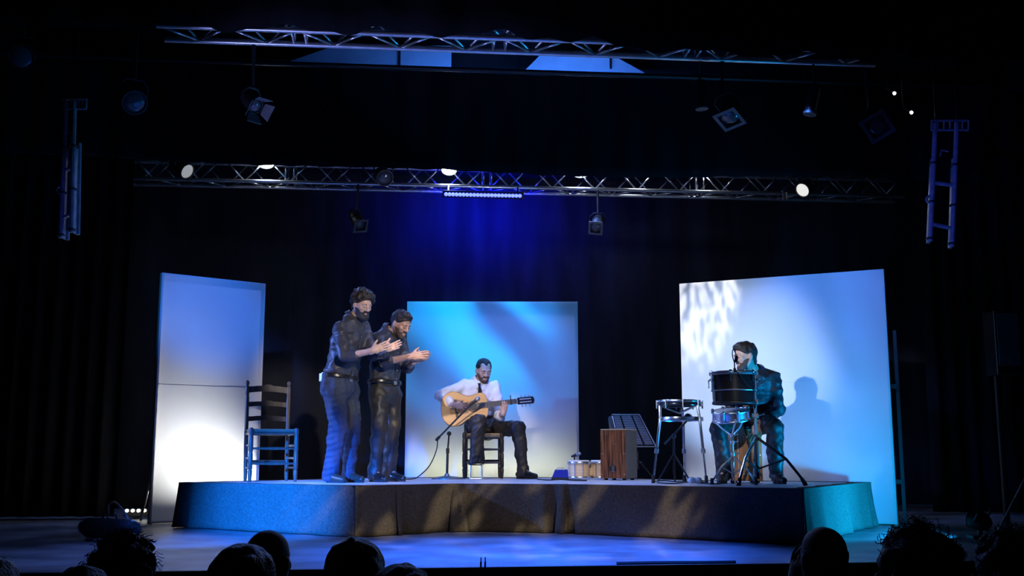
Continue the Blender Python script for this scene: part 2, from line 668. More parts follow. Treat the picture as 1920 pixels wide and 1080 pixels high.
        for e0 in C:
            for axn in range(3):
                if e0[axn] == 1:
                    continue
                e1 = list(e0)
                e1[axn] = 1
                f0, f1 = C[e0], C[tuple(e1)]
                x = (f0 < 0) != (f1 < 0)
                t = np.where(x, f0 / np.where(x, f0 - f1, 1), 0)
                p = np.tile(np.array(e0, dtype=float), (len(ci), 1))
                p[:, axn] += t
                acc += p * x[:, None]
                num += x
        V = s.lo + (ci + acc / np.maximum(num, 1)[:, None]) * s.h
        quads = []
        # x edges
        for axn in range(3):
            sl0 = [slice(1, m - 1) for m in F.shape]
            sl0[axn] = slice(0, F.shape[axn] - 1)
            sl1 = list(sl0)
            sl1[axn] = slice(1, F.shape[axn])
            a0, a1 = I[tuple(sl0)], I[tuple(sl1)]
            ch = np.argwhere(a0 != a1)
            off = np.array([1, 1, 1])
            off[axn] = 0
            base = ch + off
            u, w = [(1, 2), (2, 0), (0, 1)][axn]
            flip = ~a0[ch[:, 0], ch[:, 1], ch[:, 2]]
            q = []
            for du, dw in ((-1, -1), (0, -1), (0, 0), (-1, 0)):
                b = base.copy()
                b[:, u] += du
                b[:, w] += dw
                q.append(idx[b[:, 0], b[:, 1], b[:, 2]])
            q = np.stack(q, 1)
            q[flip] = q[flip][:, ::-1]
            quads.append(q)
        Q = np.concatenate(quads)
        me = bpy.data.meshes.new(name)
        me.vertices.add(len(V))
        me.vertices.foreach_set('co', V.astype(np.float32).ravel())
        me.loops.add(Q.size)
        me.loops.foreach_set('vertex_index', Q.astype(np.int32).ravel())
        me.polygons.add(len(Q))
        me.polygons.foreach_set('loop_start', np.arange(0, Q.size, 4, dtype=np.int32))
        try:
            me.polygons.foreach_set('loop_total', np.full(len(Q), 4, dtype=np.int32))
        except Exception:
            pass
        me.update(calc_edges=True)
        me.validate()
        me.shade_smooth()
        return me


def body_part(name, field, material, parent):
    me = field.mesh(name)
    me.materials.append(material)
    me.transform(Matrix.Translation(-root_loc(parent)))
    o = bpy.data.objects.new(name, me)
    COL.objects.link(o)
    o.parent = parent
    return o


def root_loc(p):
    v = Vector((0, 0, 0))
    while p is not None:
        v = v + Vector(p.location)
        p = p.parent
    return v


# ------------------------------------------------------------------ the setting
YAW = math.atan(.0945)          # the stage is turned a little against the lens
TX = Vector((math.cos(YAW), math.sin(YAW), 0))
TN = Vector((-math.sin(YAW), math.cos(YAW), 0))


def front_y(x):
    return 6.26 + (x + 1.1) * math.tan(R(7))


mb = MB()
mb.prism([(-7.5, front_y(-7.5), -.95), (7.5, front_y(7.5), -.95), (7.5, 15.6, -.95), (-7.5, 15.6, -.95)], (0, 0, .95))
struct('floor', mb, M['floor'])
mb = MB()
mb.box((0, 1.2, -1.0), (15, 15, .1))
struct('floor_auditorium', mb, M['carpet'])
struct('wall_back', MB().box((0, 15.6, 2.9), (15.2, .2, 7.8)), M['wall'])
struct('wall_left', MB().box((-7.6, 5.6, 2.9), (.2, 20, 7.8)), M['wall'])
struct('wall_right', MB().box((7.6, 5.6, 2.9), (.2, 20, 7.8)), M['wall'])
struct('ceiling', MB().box((0, 5.6, 6.9), (15.4, 20.2, .2)), M['wall'])
# black lip along the stage edge, with a bright worn arris
t7 = Vector((math.cos(R(7)), math.sin(R(7)), 0))
n7 = Vector((-t7.y, t7.x, 0))
e0 = Vector((-7.4, front_y(-7.4), 0))
e1 = Vector((7.4, front_y(7.4), 0))
mb = MB()
mb.prism([e0 - n7 * .05 + Vector((0, 0, -.09)), e0 - n7 * .004 + Vector((0, 0, -.09)), e0 - n7 * .004 + Vector((0, 0, .006)),
          e0 - n7 * .05 + Vector((0, 0, .006))], e1 - e0)
struct('trim_1', mb, M['black'])


def pleated(name, p0, p1, z0, z1, m, label, cat='curtain', pitch=.22, depth=.06, zvar=0.0, group=None, seed=0, swag=None):
    """hung cloth with real pleats; closed sheet 2 mm thick"""
    r = random.Random(seed)
    p0, p1 = Vector(p0), Vector(p1)
    L = (p1 - p0).length
    t = (p1 - p0).normalized()
    n = Vector((-t.y, t.x, 0))
    nu = int(L / pitch * 7)
    nv = 10
    ph = [r.random() * 6.28 for _ in range(4)]
    grid = []
    for j in range(nv + 1):
        row = []
        fz = j / nv
        for i in range(nu + 1):
            u = i / nu * L
            w = math.sin(u / pitch * 6.283 + 1.2 * math.sin(u * 1.7 + ph[0]) + ph[1]) + .4 * math.sin(u * 9 + ph[2] + fz)
            d = depth * w * (0.55 + .45 * (1 - fz))
            zb = z0 + (swag(i / nu) if swag else 0) + zvar * math.sin(u * 2.1 + ph[3])
            row.append(p0 + t * u + n * d + Vector((0, 0, zb + (z1 - zb) * fz)))
        grid.append(row)
    mb = MB()
    W = nu + 1
    back = [[p + n * .004 for p in row] for row in grid]
    vs = [p for row in grid for p in row] + [p for row in back for p in row]
    K = W * (nv + 1)
    fs = []
    for j in range(nv):
        for i in range(nu):
            a = j * W + i
            fs.append((a, a + 1, a + 1 + W, a + W))
            fs.append((K + a, K + a + W, K + a + 1 + W, K + a + 1))
    for i in range(nu):
        fs.append((i, K + i, K + i + 1, i + 1))
    mb.add(vs, fs)
    me = bpy.data.meshes.new(name)
    me.from_pydata(mb.v, [], mb.f)
    me.materials.append(m)
    me.shade_smooth()
    o = bpy.data.objects.new(name, me)
    COL.objects.link(o)
    return tag(o, label, cat, group)


def back_y(x):
    return 14.0 + x * .0945


pleated('backdrop_curtain', (-6.8, back_y(-6.8), 0), (6.8, back_y(6.8), 0), .02, 5.55, M['curtain'],
        'dark full-width backcloth hanging behind the truss and the three flats', pitch=.42, depth=.014, seed=2)
pleated('side_curtain', (-7.3, 11.0, 0), (-4.12, 11.3, 0), .02, 4.9, M['velvet'],
        'black pleated side drape left of the tall narrow flat', pitch=.2, depth=.05, seed=3)
pleated('side_curtain', (4.75, 12.2, 0), (7.3, 12.3, 0), .02, 4.9, M['velvet'],
        'black pleated side drape right of the widest flat', pitch=.2, depth=.05, seed=4)
pleated('border_curtain', (-6.9, 10.0 + (-6.9 + 3.6) * .0945, 0), (7.0, 10.0 + (7.0 + 3.6) * .0945, 0), 3.455, 4.46, M['velvet'],
        'black border drape across the stage hiding the top of the rear truss', pitch=.35, depth=.02, seed=5,
        swag=lambda f: .03 * math.sin(f * 9.0) - .015 * math.sin(f * 23 + 1))
def teaser_edge(f):
    """scalloped lower edge, hanging lower towards the right (z relative to 3.6)"""
    x = -6.9 + 13.9 * f
    y = 7.35 + (x + 2.7) * .0945
    u = 960 + x * FPX / (y * math.cos(PITCH) + 3.0 * math.sin(PITCH))
    v = float(np.interp(u, [0, 350, 700, 1000, 1200, 1300, 1400, 1640, 1920], [40, 50, 58, 66, 90, 97, 100, 110, 118]))
    v += 7 * math.sin(u / 31.0) * (1 if u < 1150 else .8) + 4 * math.sin(u / 13.0 + 1)
    return P(u, v, y).z - 3.6


pleated('teaser_curtain', (-6.9, 7.35 - 4.2 * .0945, 0), (7.0, 7.35 + 9.7 * .0945, 0), 3.6, 5.6, M['velvet'],
        'black scalloped front border drape along the top of the picture', pitch=.4, depth=.012, seed=6, swag=teaser_edge)
# batten pipe that carries the border
a = Vector((-6.9, 10.0 - 3.3 * .0945, 4.492))
b = Vector((7.0, 10.0 + 10.6 * .0945, 4.492))
tag(obj('batten_pipe', MB().tube([a, b], .024, 10), M['matt']), 'thin black pipe along the top of the border drape', 'pipe')

# boards added in the outline of the blue-lit patches over the border drape
for poly, lab in (([(540, 116), (632, 84), (846, 86), (846, 126)], 'white board shaped to the blue-lit patch seen left above the border drape'),
                  ([(984, 132), (1018, 98), (1150, 104), (1208, 136)], 'white board shaped to the blue-lit patch seen right above the border drape')):
    pts = [P(u, v, 14.9) for u, v in poly]
    o = thing('lit_patch_board', lab, 'panel', pts[0], group='white boards shaped to lit patches')
    obj('board', MB().prism(pts, (0, .04, 0)), M['whitepaint'], o, smooth=False)
    um = 749 if poly[0][0] < 700 else 1145
    obj('joint_strip', MB().box(P(um, 108, 14.88), (.03, .02, .34)), M['black'], o, smooth=False)
bl = area('ceiling_wash', (0.2, 13.9, 5.72), (0.1, 14.9, 6.15), 34, (.05, .22, 1.0), 3.0, .06)  # added wash and housing, out of sight, to light the boards blue
wl = thing('added_wash_light', 'added slim blue wash light, unseen on top of the backcloth', 'stage light', (0.2, 13.83, 5.62))
obj('housing', MB().box((0.2, 13.83, 5.62), (3.1, .08, .1)), M['matt'], wl, smooth=False, bevel=.006)


# ------------------------------------------------------------------ cloth flats
def flat(label, x0, y0, x1, y1, height, seams, wr_seed, brace_side=None, post=False):
    w = math.hypot(x1 - x0, y1 - y0)
    rz = math.atan2(y1 - y0, x1 - x0)
    t = thing('scenery_flat', label, 'stage flat', (x0, y0, 0), rz, 'white cloth flats around the platform')
    r = random.Random(wr_seed)
    nu, nv = int(w / .05), int(height / .05)
    ph = [r.random() * 6.28 for _ in range(8)]

    def sag(fu, fv):
        e = min(fu, 1 - fu, fv, 1 - fv)
        s_ = 0
        for k in range(4):
            a_ = ph[k]
            s_ += math.sin((fu * w * math.cos(a_) + fv * height * math.sin(a_)) * (4 + 3 * k) + ph[k + 4]) / (1.5 + k)
        return .006 * s_ * min(1, e * 9)
    vs, fs = [], []
    for j in range(nv + 1):
        for i in range(nu + 1):
            fu, fv = i / nu, j / nv
            vs.append((fu * w, -.022 + sag(fu, fv), .012 + fv * (height - .012)))
    W = nu + 1
    for j in range(nv):
        for i in range(nu):
            a_ = j * W + i
            fs.append((a_, a_ + 1, a_ + 1 + W, a_ + W))
    me = bpy.data.meshes.new('cloth')
    me.from_pydata(vs, [], fs)
    me.materials.append(M['cloth'])
    me.shade_smooth()
    c = bpy.data.objects.new('cloth', me)
    COL.objects.link(c)
    c.parent = t
    for (kind, p) in seams:
        mb = MB()
        if kind == 'h':
            mb.box((w / 2, -.024, p), (w * .97, .004, .008))
        else:
            mb.box((p, -.024, height * .5), (.006, .004, height * .96))
        s_ = obj('seam', mb, M['cloth'], c, smooth=False, world_space=False)
    for xx in (.012, w - .012):
        obj('stile', MB().box((xx, .004, height / 2), (.024, .045, height)), M['wood_frame'], t, False, world_space=False)
    for zz in (.02, height - .012):
        obj('rail', MB().box((w / 2, .004, zz), (w - .05, .045, .024)), M['wood_frame'], t, False, world_space=False)
    for xx in ([.05, w - .05] if not brace_side else [brace_side * 1.0]):
        xx = min(max(xx, .05), w - .05)
        obj('brace', MB().tube([(xx, .03, .62), (xx, .34, .02)], .012, 6), M['gel'], t, world_space=False)
    if post:
        obj('post', MB().box((w + .055, .10, .92), (.032, .04, 1.84)), M['black'], t, False, world_space=False)
        obj('post_link', MB().box((w + .025, .06, 1.3), (.07, .03, .04)), M['black'], t, False, world_space=False)
        obj('post_link', MB().box((w + .025, .06, .4), (.07, .03, .04)), M['black'], t, False, world_space=False)
    return t


flat('narrow white cloth flat at left, glowing brightest near its foot', -3.45, 10.34, -2.59, 11.03, 2.42, [('h', 1.33)], 1)
flat('white cloth flat behind the guitarist, cyan at the top', -1.228, 12.40, .77, 12.42, 2.43, [('v', .78)], 2)
flat('widest white cloth flat at right, behind the drummer', 1.77, 11.10, 3.61, 10.20, 2.43, [('h', 1.37)], 3, post=True)


# ------------------------------------------------------------------ platform
PT = .40
decks = [[(-3.0, 9.9), (-1.24, 8.7), (-.48, 9.37), (-1.3, 12.2), (-2.45, 10.75)],
         [(-.48, 9.37), (.43, 9.17), (.85, 12.2), (-1.3, 12.2)],
         [(.43, 9.17), (2.12, 7.95), (3.27, 9.97), (1.8, 10.86), (.85, 12.2)]]
plat = thing('stage_platform', 'low zigzag platform with pale deck boards and draped felt sides', 'platform', (0, 10, 0))
for d in decks:
    c = sum((Vector((x, y, 0)) for x, y in d), Vector()) / len(d)
    pts = [c + (Vector((x, y, 0)) - c) * .999 for x, y in d]
    obj('deck_board', MB().prism([(p.x, p.y, PT - .025) for p in pts], (0, 0, .025)), M['deck'], plat, False)


def skirt(p0, p1, seed, rip=.012, f0=0.0, f1=0.0, lab=None):
    """felt side panel that folds over the deck edge and hangs to the floor"""
    r = random.Random(seed)
    p0, p1 = Vector((*p0, 0)), Vector((*p1, 0))
    t = (p1 - p0).normalized()
    n = Vector((t.y, -t.x, 0))
    p0, p1 = p0 - t * .028, p1 + t * .028
    L = (p1 - p0).length
    nu, nv = max(8, int(L / .035)), 12
    ph = [r.random() * 6.28 for _ in range(5)]
    rows = []
    for j in range(nv + 1):
        fz = j / nv                      # 0 floor, 1 deck
        row = []
        for i in range(nu + 1):
            u = i / nu * L
            dn = 1 - fz
            q = rip * (math.sin(u * 7 + ph[0]) + .6 * math.sin(u * 15 + ph[1] + fz * 2)) * (.25 + dn)
            q += f0 * math.exp(-(u / .17) ** 2) * (.3 + dn) * math.sin(u * 34 + 1) + f1 * math.exp(-((L - u) / .17) ** 2) * (.3 + dn) * math.sin((L - u) * 34 + 1)
            q += .016 * dn ** 2
            z = .006 + (PT + .004 - .006) * fz
            row.append(p0 + t * u + n * (.014 + max(q, -.008)) + Vector((0, 0, z)))
        rows.append(row)
    # fold over the top
    rows.append([p0 + t * (i / nu * L) - n * (.10 + .02 * math.sin(i * .4 + ph[2])) + Vector((0, 0, PT + .004)) for i in range(nu + 1)])
    W = nu + 1
    vs = [p for row in rows for p in row]
    fs = []
    for j in range(len(rows) - 1):
        for i in range(nu):
            a_ = j * W + i
            fs.append((a_, a_ + 1, a_ + 1 + W, a_ + W))
    me = bpy.data.meshes.new('skirt_panel')
    me.from_pydata(vs, [], fs)
    me.materials.append(M['felt'])
    me.transform(Matrix.Translation(-plat.location))
    me.shade_smooth()
    me.set_sharp_from_angle(angle=R(50))
    o = bpy.data.objects.new('skirt_panel', me)
    COL.objects.link(o)
    o.parent = plat
    so = o.modifiers.new('thick', 'SOLIDIFY')
    so.thickness = .004
    if lab:
        o['label'] = lab
    return o


skirt((-3.0, 9.9), (-1.24, 8.7), 1, .008, .05, 0)
skirt((-1.24, 8.7), (-.93, 8.97), 2, .006)
skirt((-.95, 8.96), (-.48, 9.37), 3, .018, .03, .09)
skirt((-.48, 9.37), (.43, 9.17), 4, .014, .06, .07)
skirt((.43, 9.17), (2.12, 7.95), 5, .010, .07, .03)
skirt((2.12, 7.95), (3.27, 9.97), 6, .014, .03, .04)
skirt((3.27, 9.97), (1.8, 10.86), 7)
skirt((1.8, 10.86), (.85, 12.2), 8)
skirt((.85, 12.2), (-1.3, 12.2), 9)
skirt((-1.3, 12.2), (-2.45, 10.75), 10)
skirt((-2.45, 10.75), (-3.0, 9.9), 11)


# ------------------------------------------------------------------ trusses
brace_me = bar_mesh('truss_brace', .010, 6, M['alu'])


def truss(label, c0, c1, zb, side=.29, pitch=.27, hang=()):
    """box truss: c0-c1 is the front bottom chord"""
    c0, c1 = Vector((*c0, zb)), Vector((*c1, zb))
    L = (c1 - c0).length
    t = (c1 - c0).normalized()
    n = Vector((-t.y, t.x, 0))
    up = Vector((0, 0, 1))
    T = thing('lighting_truss', label, 'truss', c0, group='box trusses')
    ch = [Vector((0, 0, 0)), n * side, up * side, n * side + up * side]
    for o_ in ch:
        obj('chord', MB().tube([c0 + o_, c1 + o_], .025, 12), M['alu'], T)
    k = int(L / pitch)
    faces = [(ch[0], ch[2]), (ch[1], ch[3]), (ch[0], ch[1]), (ch[2], ch[3])]
    secs = [int(k * f) for f in (.22, .47, .73)]
    for fi, (a_, b_) in enumerate(faces):
        for i in range(k):
            u0, u1 = i * L / k, (i + 1) * L / k
            if (i + fi) % 2:
                a2, b2 = b_, a_
            else:
                a2, b2 = a_, b_
            share('brace', brace_me, T, bar_matrix(t * u0 + a2, t * u1 + b2))
        for s_ in secs:
            for e in (-.05, .05):
                u0 = s_ * L / k + e
                share('brace', brace_me, T, bar_matrix(t * u0 + a_, t * u0 + b_))
    for f in hang:
        p = c0 + t * (L * f) + n * side / 2 + up * side
        obj('hoist_wire', MB().tube([p, Vector((p.x, p.y, 6.79))], .006, 6), M['matt'], T)
    return T


ZT = 3.97


def rear_y(x):
    return 12.58 + (x + 4.7) * .0945


def fore_y(x):
    return 7.93 + (x + 2.72) * .0945


truss('rear aluminium box truss carrying the lit lamps above the flats', (-4.9, rear_y(-4.9)), (5.1, rear_y(5.1)), ZT, hang=(.12, .5, .88))
truss('front aluminium box truss high above the platform, near the top edge', (-2.78, fore_y(-2.78)), (3.15, fore_y(3.15)), ZT, hang=(.06, .5, .94))


# ------------------------------------------------------------------ lamps
def frame_of(d, roll=0.0):
    d = Vector(d).normalized()
    up = Vector((0, 0, 1))
    x = d.cross(up)
    if x.length < 1e-3:
        x = Vector((1, 0, 0))
    x.normalize()
    u = x.cross(d).normalized()
    if roll:
        q = Quaternion(d, roll)
        x, u = q @ x, q @ u
    return x, u, d


def par_can(label, pos, d, r=.10, length=.24, lens=None, hang_z=None, light=None, roll=0.0, frame=None, barn=False, group='stage lamps', name='par_can', lensglow=None):
    """lamp with housing, lens, yoke and clamp; pos is the lens centre, d the way it shines"""
    pos = Vector(pos)
    x, u, d = frame_of(d, roll)
    t = thing(name, label, 'stage light', pos, group=group)
    b = pos - d * length
    prof = [(r * .45, 0), (r * .62, .012), (r * .95, length * .32), (r, length * .4), (r, length * .97), (r * 1.06, length * .975), (r * 1.06, length),
            (r * .94, length), (r * .92, length - .02), (0.002, length - .022)]
    obj('housing', MB().lathe(prof, b, d, 20), M['matt'], t)
    lm = glow(*lensglow) if lensglow else M['lens']
    obj('lens', MB().lathe([(r * .91, 0), (r * .86, .006), (r * .5, .016), (.002, .02)], pos - d * .016, d, 20), lm, t)
    mid = b + d * length * .55
    yk = [mid + x * (r + .008), mid + x * (r + .02) + u * r * .9 - d * .02, mid + x * r * .7 + u * (r * 1.55) - d * .03,
          mid - x * r * .7 + u * (r * 1.55) - d * .03, mid - x * (r + .02) + u * r * .9 - d * .02, mid - x * (r + .008)]
    obj('yoke', MB().tube(yk, .010, 6), M['matt'], t)
    top = mid + u * r * 1.55 - d * .03
    if hang_z:
        if hang_z in ('rear', 'fore'):
            hy = rear_y(top.x) if hang_z == 'rear' else fore_y(top.x)
            if abs(hy + .29 - top.y) < abs(hy - top.y):
                hy += .29
            hp = Vector((top.x, hy, ZT + (.29 if top.z > ZT + .1 else 0)))
            hp += Vector((0, 0, .02))
        else:
            hp = Vector((top.x, top.y, hang_z))
        obj('clamp', MB().tube([top, top.lerp(hp, .3), hp], [.014, .012, .02], 8), M['matt'], t)
    if light:
        spot('lamp_beam', pos + d * .03, pos + d * 2, light[0], light[1], light[2], .6, r * .5)
    if frame:
        s_ = r * 1.18
        f = MB()
        p0 = pos + d * .012
        for sgn in (1, -1):
            f.prism([p0 + x * s_ * sgn - u * s_, p0 + x * s_ * sgn + u * s_, p0 + x * s_ * .72 * sgn + u * s_ * .72, p0 + x * s_ * .72 * sgn - u * s_ * .72], d * .006)
            f.prism([p0 + u * s_ * sgn - x * s_, p0 + u * s_ * sgn + x * s_, p0 + u * s_ * .72 * sgn + x * s_ * .72, p0 + u * s_ * .72 * sgn - x * s_ * .72], d * .006)
        obj('gel_frame', f, M['gel'], t, False)
    if barn:
        for (ax, bx, oc) in ((x, u, 1), (x, u, -1), (u, x, 1), (u, x, -1)):
            p0 = pos + d * .01 + ax * oc * r * 1.0
            q0 = p0 + (d * .8 + ax * oc * .55) * r * 1.3
            obj('barn_door', MB().prism([p0 + bx * r * .8, p0 - bx * r * .8, q0 - bx * r * 1.15, q0 + bx * r * 1.15], ax * oc * .004), M['gel'], t, False)
    return t


def rear_at(u, v, dy=-.05):
    # point on the rear truss plane seen at (u, v)
    x = (u - 960) / FPX * 13.3
    return P(u, v, rear_y(x) + dy)


wg = ('lamp_white_blue', (.75, .85, 1.0), 60.0)
par_can('lit lamp throwing a blue-white glare, leftmost of the bright ones', rear_at(498, 306), (.05, -.45, -.9), .11, .2, hang_z='rear', lensglow=wg, light=(130, (.12, .26, 1.0), 104))
par_can('lit lamp above the left end of the blue light bar', rear_at(842, 319), (0, -.5, -.87), .10, .2, hang_z='rear', lensglow=wg, light=(130, (.12, .26, 1.0), 104))
par_can('lit lamp between the blue light bar and the right hanging spot', rear_at(1090, 323), (.05, -.4, -.9), .12, .2, hang_z='rear', lensglow=wg, light=(130, (.12, .26, 1.0), 104))
par_can('small lit lamp half hidden by the border, right of centre', rear_at(1204, 319), (.02, -.2, -.98), .08, .18, hang_z='rear', lensglow=wg)
par_can('small lit lamp half hidden by the border, above the widest flat', rear_at(1330, 321), (.02, -.2, -.98), .07, .18, hang_z='rear', lensglow=wg)
dim = ('lamp_pale_glass', (.85, .85, .80), 0.30)
par_can('big black lamp with pale lens at the left end of the rear truss', rear_at(352, 322, -.2), (.75, -.40, -.5), .095, .3, hang_z='rear', lensglow=dim)
dim2 = ('lamp_bright_glass', (1.0, .98, .90), 0.8)
par_can('round lamp with bright white lens at the right end of the rear truss', rear_at(1504, 357, -.2), (-.62, -.55, -.5), .095, .26, hang_z='rear', lensglow=dim2)
par_can('unlit black lamp on the rear truss left of the blue bar', rear_at(722, 334, -.2), (.35, -.75, -.5), .10, .26, hang_z='rear')
par_can('black spot with square gel frame hanging left of the blue bar', rear_at(676, 423, -.1), (.42, -.62, -.66), .075, .34, hang_z='rear', frame=True, roll=.2)
par_can('black spot with square gel frame hanging right of the blue bar', rear_at(1117, 427, -.1), (-.2, -.78, -.58), .075, .34, hang_z='rear', frame=True, roll=-.15)
# small fixture on the far chord
t = thing('clamp_light', 'small pale clamp bracket beside the bright round lamp', 'bracket', rear_at(1470, 368))
obj('bracket', MB().box(rear_at(1471, 368), (.05, .05, .10)), M['alu'], t, False, bevel=.004)
obj('arm', MB().tube([rear_at(1452, 363), rear_at(1472, 363)], .01, 6), M['alu'], t)

# LED bar: housing and one lens per diode
a, b = rear_at(833, 364, -.12), rear_at(978, 367, -.12)
lb = thing('light_bar', 'glowing blue light bar hanging under the rear truss', 'stage light', (a + b) / 2)
obj('housing', MB().box((a + b) / 2 + Vector((0, .035, .012)), ((b - a).length + .05, .05, .085), Matrix.Rotation(YAW, 3, 'Z')), M['matt'], lb, False, bevel=.006)
for e in (a, b):
    q = e.lerp((a + b) / 2, .1)
    obj('bracket', MB().tube([q + Vector((0, .03, .05)), Vector((q.x, rear_y(q.x), ZT + .01))], .012, 6), M['matt'], lb)
led = MB().lathe([(.024, 0), (.022, .008), (.012, .015), (.001, .017)], (0, 0, 0), (0, -.8, -.6), 12).mesh('diode')
led.materials.append(glow('diode_blue_white', (.035, .05, 1.0), 10.0))
led.shade_smooth()
for i in range(22):
    p = a.lerp(b, (i + .5) / 22) + Vector((0, .004, 0)) - lb.location
    share('diode', led, lb, Matrix.Translation(p))
lq = area('light_bar_wash', (a + b) / 2 + Vector((0, .09, -.02)), P(905, 400, 14.0), 66, (.002, .005, 1.0), 1.0, .05, 140)

# floor LED battens behind the flats
def batten(label, c, rz, L, n):
    t = thing('floor_batten', label, 'stage light', (c[0], c[1], 0), rz, 'white light battens on the floor behind the flats')
    obj('housing', MB().box((0, 0, .06), (L, .09, .07)), M['matt'], t, False, .005, world_space=False)
    for s_ in (-1, 1):
        obj('foot', MB().box((s_ * L * .4, 0, .015), (.04, .16, .03)), M['matt'], t, False, .003, world_space=False)
    me = MB().lathe([(.019, 0), (.017, .006), (.001, .014)], (0, 0, 0), (0, -.75, .66), 12).mesh('diode')
    me.materials.append(glow('diode_warm_white', (1.0, .97, .80), 9.0))
    for i in range(n):
        share('diode', me, t, Matrix.Translation(((i + .5) / n * L - L / 2, -.048, .085)))
    return t


batten('row of white lights on the floor left of and behind the narrow flat', (-3.42, 11.30), .15, 1.15, 20)
batten('row of white lights hidden behind the flat of the guitarist', (-.25, 13.02), 0, 1.7, 28)
batten('row of white lights hidden behind the widest flat', (2.66, 11.45), -.45, 1.6, 26)


def fore_at(u, v, Y=8.0):
    return P(u, v, Y)


# unlit lamps hanging out front, from the front truss and side booms
par_can('unlit round lamp with faint rim, high on the far left', P(253, 193, 8.6), (.45, -.7, -.55), .10, .3, hang_z=6.79, frame=False, group='front lamps')
par_can('lamp with open barn doors below the left end of the front truss', P(480, 200, 8.3), (.55, -.45, -.6), .062, .24, hang_z='fore', barn=True, group='front lamps')
par_can('lamp with a grey gel frame below the right part of the front truss', P(1368, 222, 8.7), (-.2, -.45, -.88), .09, .3, hang_z='fore', frame=True, roll=.35, group='front lamps')
par_can('tilted lamp with a pale square gel frame beside the right ladder', P(1645, 237, 8.8), (-.25, -.85, -.38), .095, .3, hang_z=6.79, frame=True, roll=.5, group='front lamps')
par_can('unlit dark lamp cut by the left edge of the picture', P(40, 108, 8.4), (.3, -.8, -.4), .10, .3, hang_z=6.79, group='front lamps')
for (u0, v0, u1, v1, lab) in ((1312, 152, 1316, 205, 'slim upright black tube lamp hanging left of the gel frame lamp'),
                              (1528, 165, 1518, 215, 'slim upright black tube lamp hanging right of the gel frame lamp')):
    p0, p1 = P(u0, v0, 8.7), P(u1, v1, 8.7)
    t = thing('tube_lamp', lab, 'stage light', p1, group='front lamps')
    obj('tube', MB().tube([p0, p1], .05, 14), M['matt'], t)
    obj('cap', MB().lathe([(.055, 0), (.055, .02), (.03, .03)], p1, p0 - p1, 14), M['gel'], t)
    obj('hanger', MB().tube([p0, Vector((p0.x, fore_y(p0.x) + .29, ZT + .01))], .012, 6), M['matt'], t)
for (u, v, lab) in ((1677, 175, 'tiny glinting work light left of the other one above the ladder'),
                    (1709, 211, 'tiny glinting work light nearest the right ladder')):
    p = P(u, v, 8.9)
    t = thing('work_light', lab, 'lamp', p, group='tiny work lights')
    obj('bulb', MB().ball(p, .014, 10, 6), glow('tiny_bulb', (.8, .88, 1.0), 14.0), t)
    obj('stem', MB().tube([p + Vector((-.01, .02, .02)), p + Vector((-.05, .05, .06)), Vector((p.x - .05, p.y + .05, 6.79))], .008, 6), M['matt'], t)


# hanging metal ladders at both sides
def ladder(label, tl, tr, bl_, br, Y, perf=True, power=0):
    tl, tr, bl_, br = [P(*q, Y) for q in (tl, tr, bl_, br)]
    t = thing('hanging_ladder', label, 'ladder', (bl_ + br) / 2, group='hanging metal ladders')
    dn = (bl_ - tl)
    back = Vector((.0, .09, 0))
    xd = (tr - tl).normalized()
    for (p, q, s_) in ((tl, bl_, -1), (tr, br, 1)):
        obj('rail', MB().tube([p + dn * .02, q], .020, 8), M['bluemetal'], t)
        obj('rail', MB().tube([p + dn * .3 + back + xd * .02, q + back + xd * .02], .016, 8), M['bluemetal'], t)
        obj('rail_plate', MB().prism([p.lerp(q, .36) + back * .2, p.lerp(q, .36) + back, q + back, q + back * .2], xd * .012), M['bluemetal'], t, False)
        for f in (.36, .68, .98):
            m_ = p.lerp(q, f)
            obj('collar', MB().torus(m_, dn, .028, .009, 12, 6), M['matt'], t)
    for f in (.52, .86):
        obj('rung', MB().tube([tl.lerp(bl_, f), tr.lerp(br, f)], .017, 8), M['bluemetal'], t)
    obj('handle', MB().tube([tl.lerp(bl_, .30) + xd * .05, tl.lerp(bl_, .25) + xd * .06, tr.lerp(br, .25) - xd * .06], .006, 6), M['bluemetal'], t)
    # punched head plate
    n = 7
    for (fz) in (0.0, .052):
        obj('head_bar', MB().tube([tl - xd * .03 + dn.normalized() * fz * 1.6, tr + xd * .10 + dn.normalized() * fz * 1.6], .010, 6), M['bluemetal'], t)
    for i in range(n):
        p = (tl - xd * .03).lerp(tr + xd * .10, i / (n - 1))
        obj('head_web', MB().tube([p, p + dn.normalized() * .083], .008, 6), M['bluemetal'], t)
    p = tl.lerp(bl_, .66)
    obj('hook', MB().torus(p - xd * .02, (0, -1, 0), .028, .009, 12, 6), M['bluemetal'], t)
    for e in (tl, tr):
        obj('hoist_wire', MB().tube([e, Vector((e.x + .02, e.y, 6.79))], .005, 6), M['matt'], t)
    return t


ladder('metal ladder frame hanging at right, lit blue', (1754, 226), (1794, 226), (1744, 452), (1785, 462), 8.6)
ladder('dim metal ladder frame hanging at far left, lit blue', (124, 186), (140, 186), (114, 446), (134, 436), 8.6)
spot('ladder_wash', (1.0, 5.0, 1.4), P(1760, 370, 8.6), 300, (.06, .11, 1.0), 18, .8)  # this and the next two: added without fixtures to brighten ladders and truss
spot('ladder_wash', (-1.2, 5.0, 1.4), P(124, 400, 8.6), 60, (.05, .10, 1.0), 12, .8)
spot('truss_wash', (-2.9, 6.4, 0.6), P(760, 90, 8.3), 480, (.30, .36, 1.0), 46, .9)
spot('rear_truss_wash', (0.0, 11.3, 2.75), (0.1, 12.6, 4.3), 50, (.45, .52, 1.0), 125, .8)  # added spot in mid-air without a fixture, brightens the rear truss

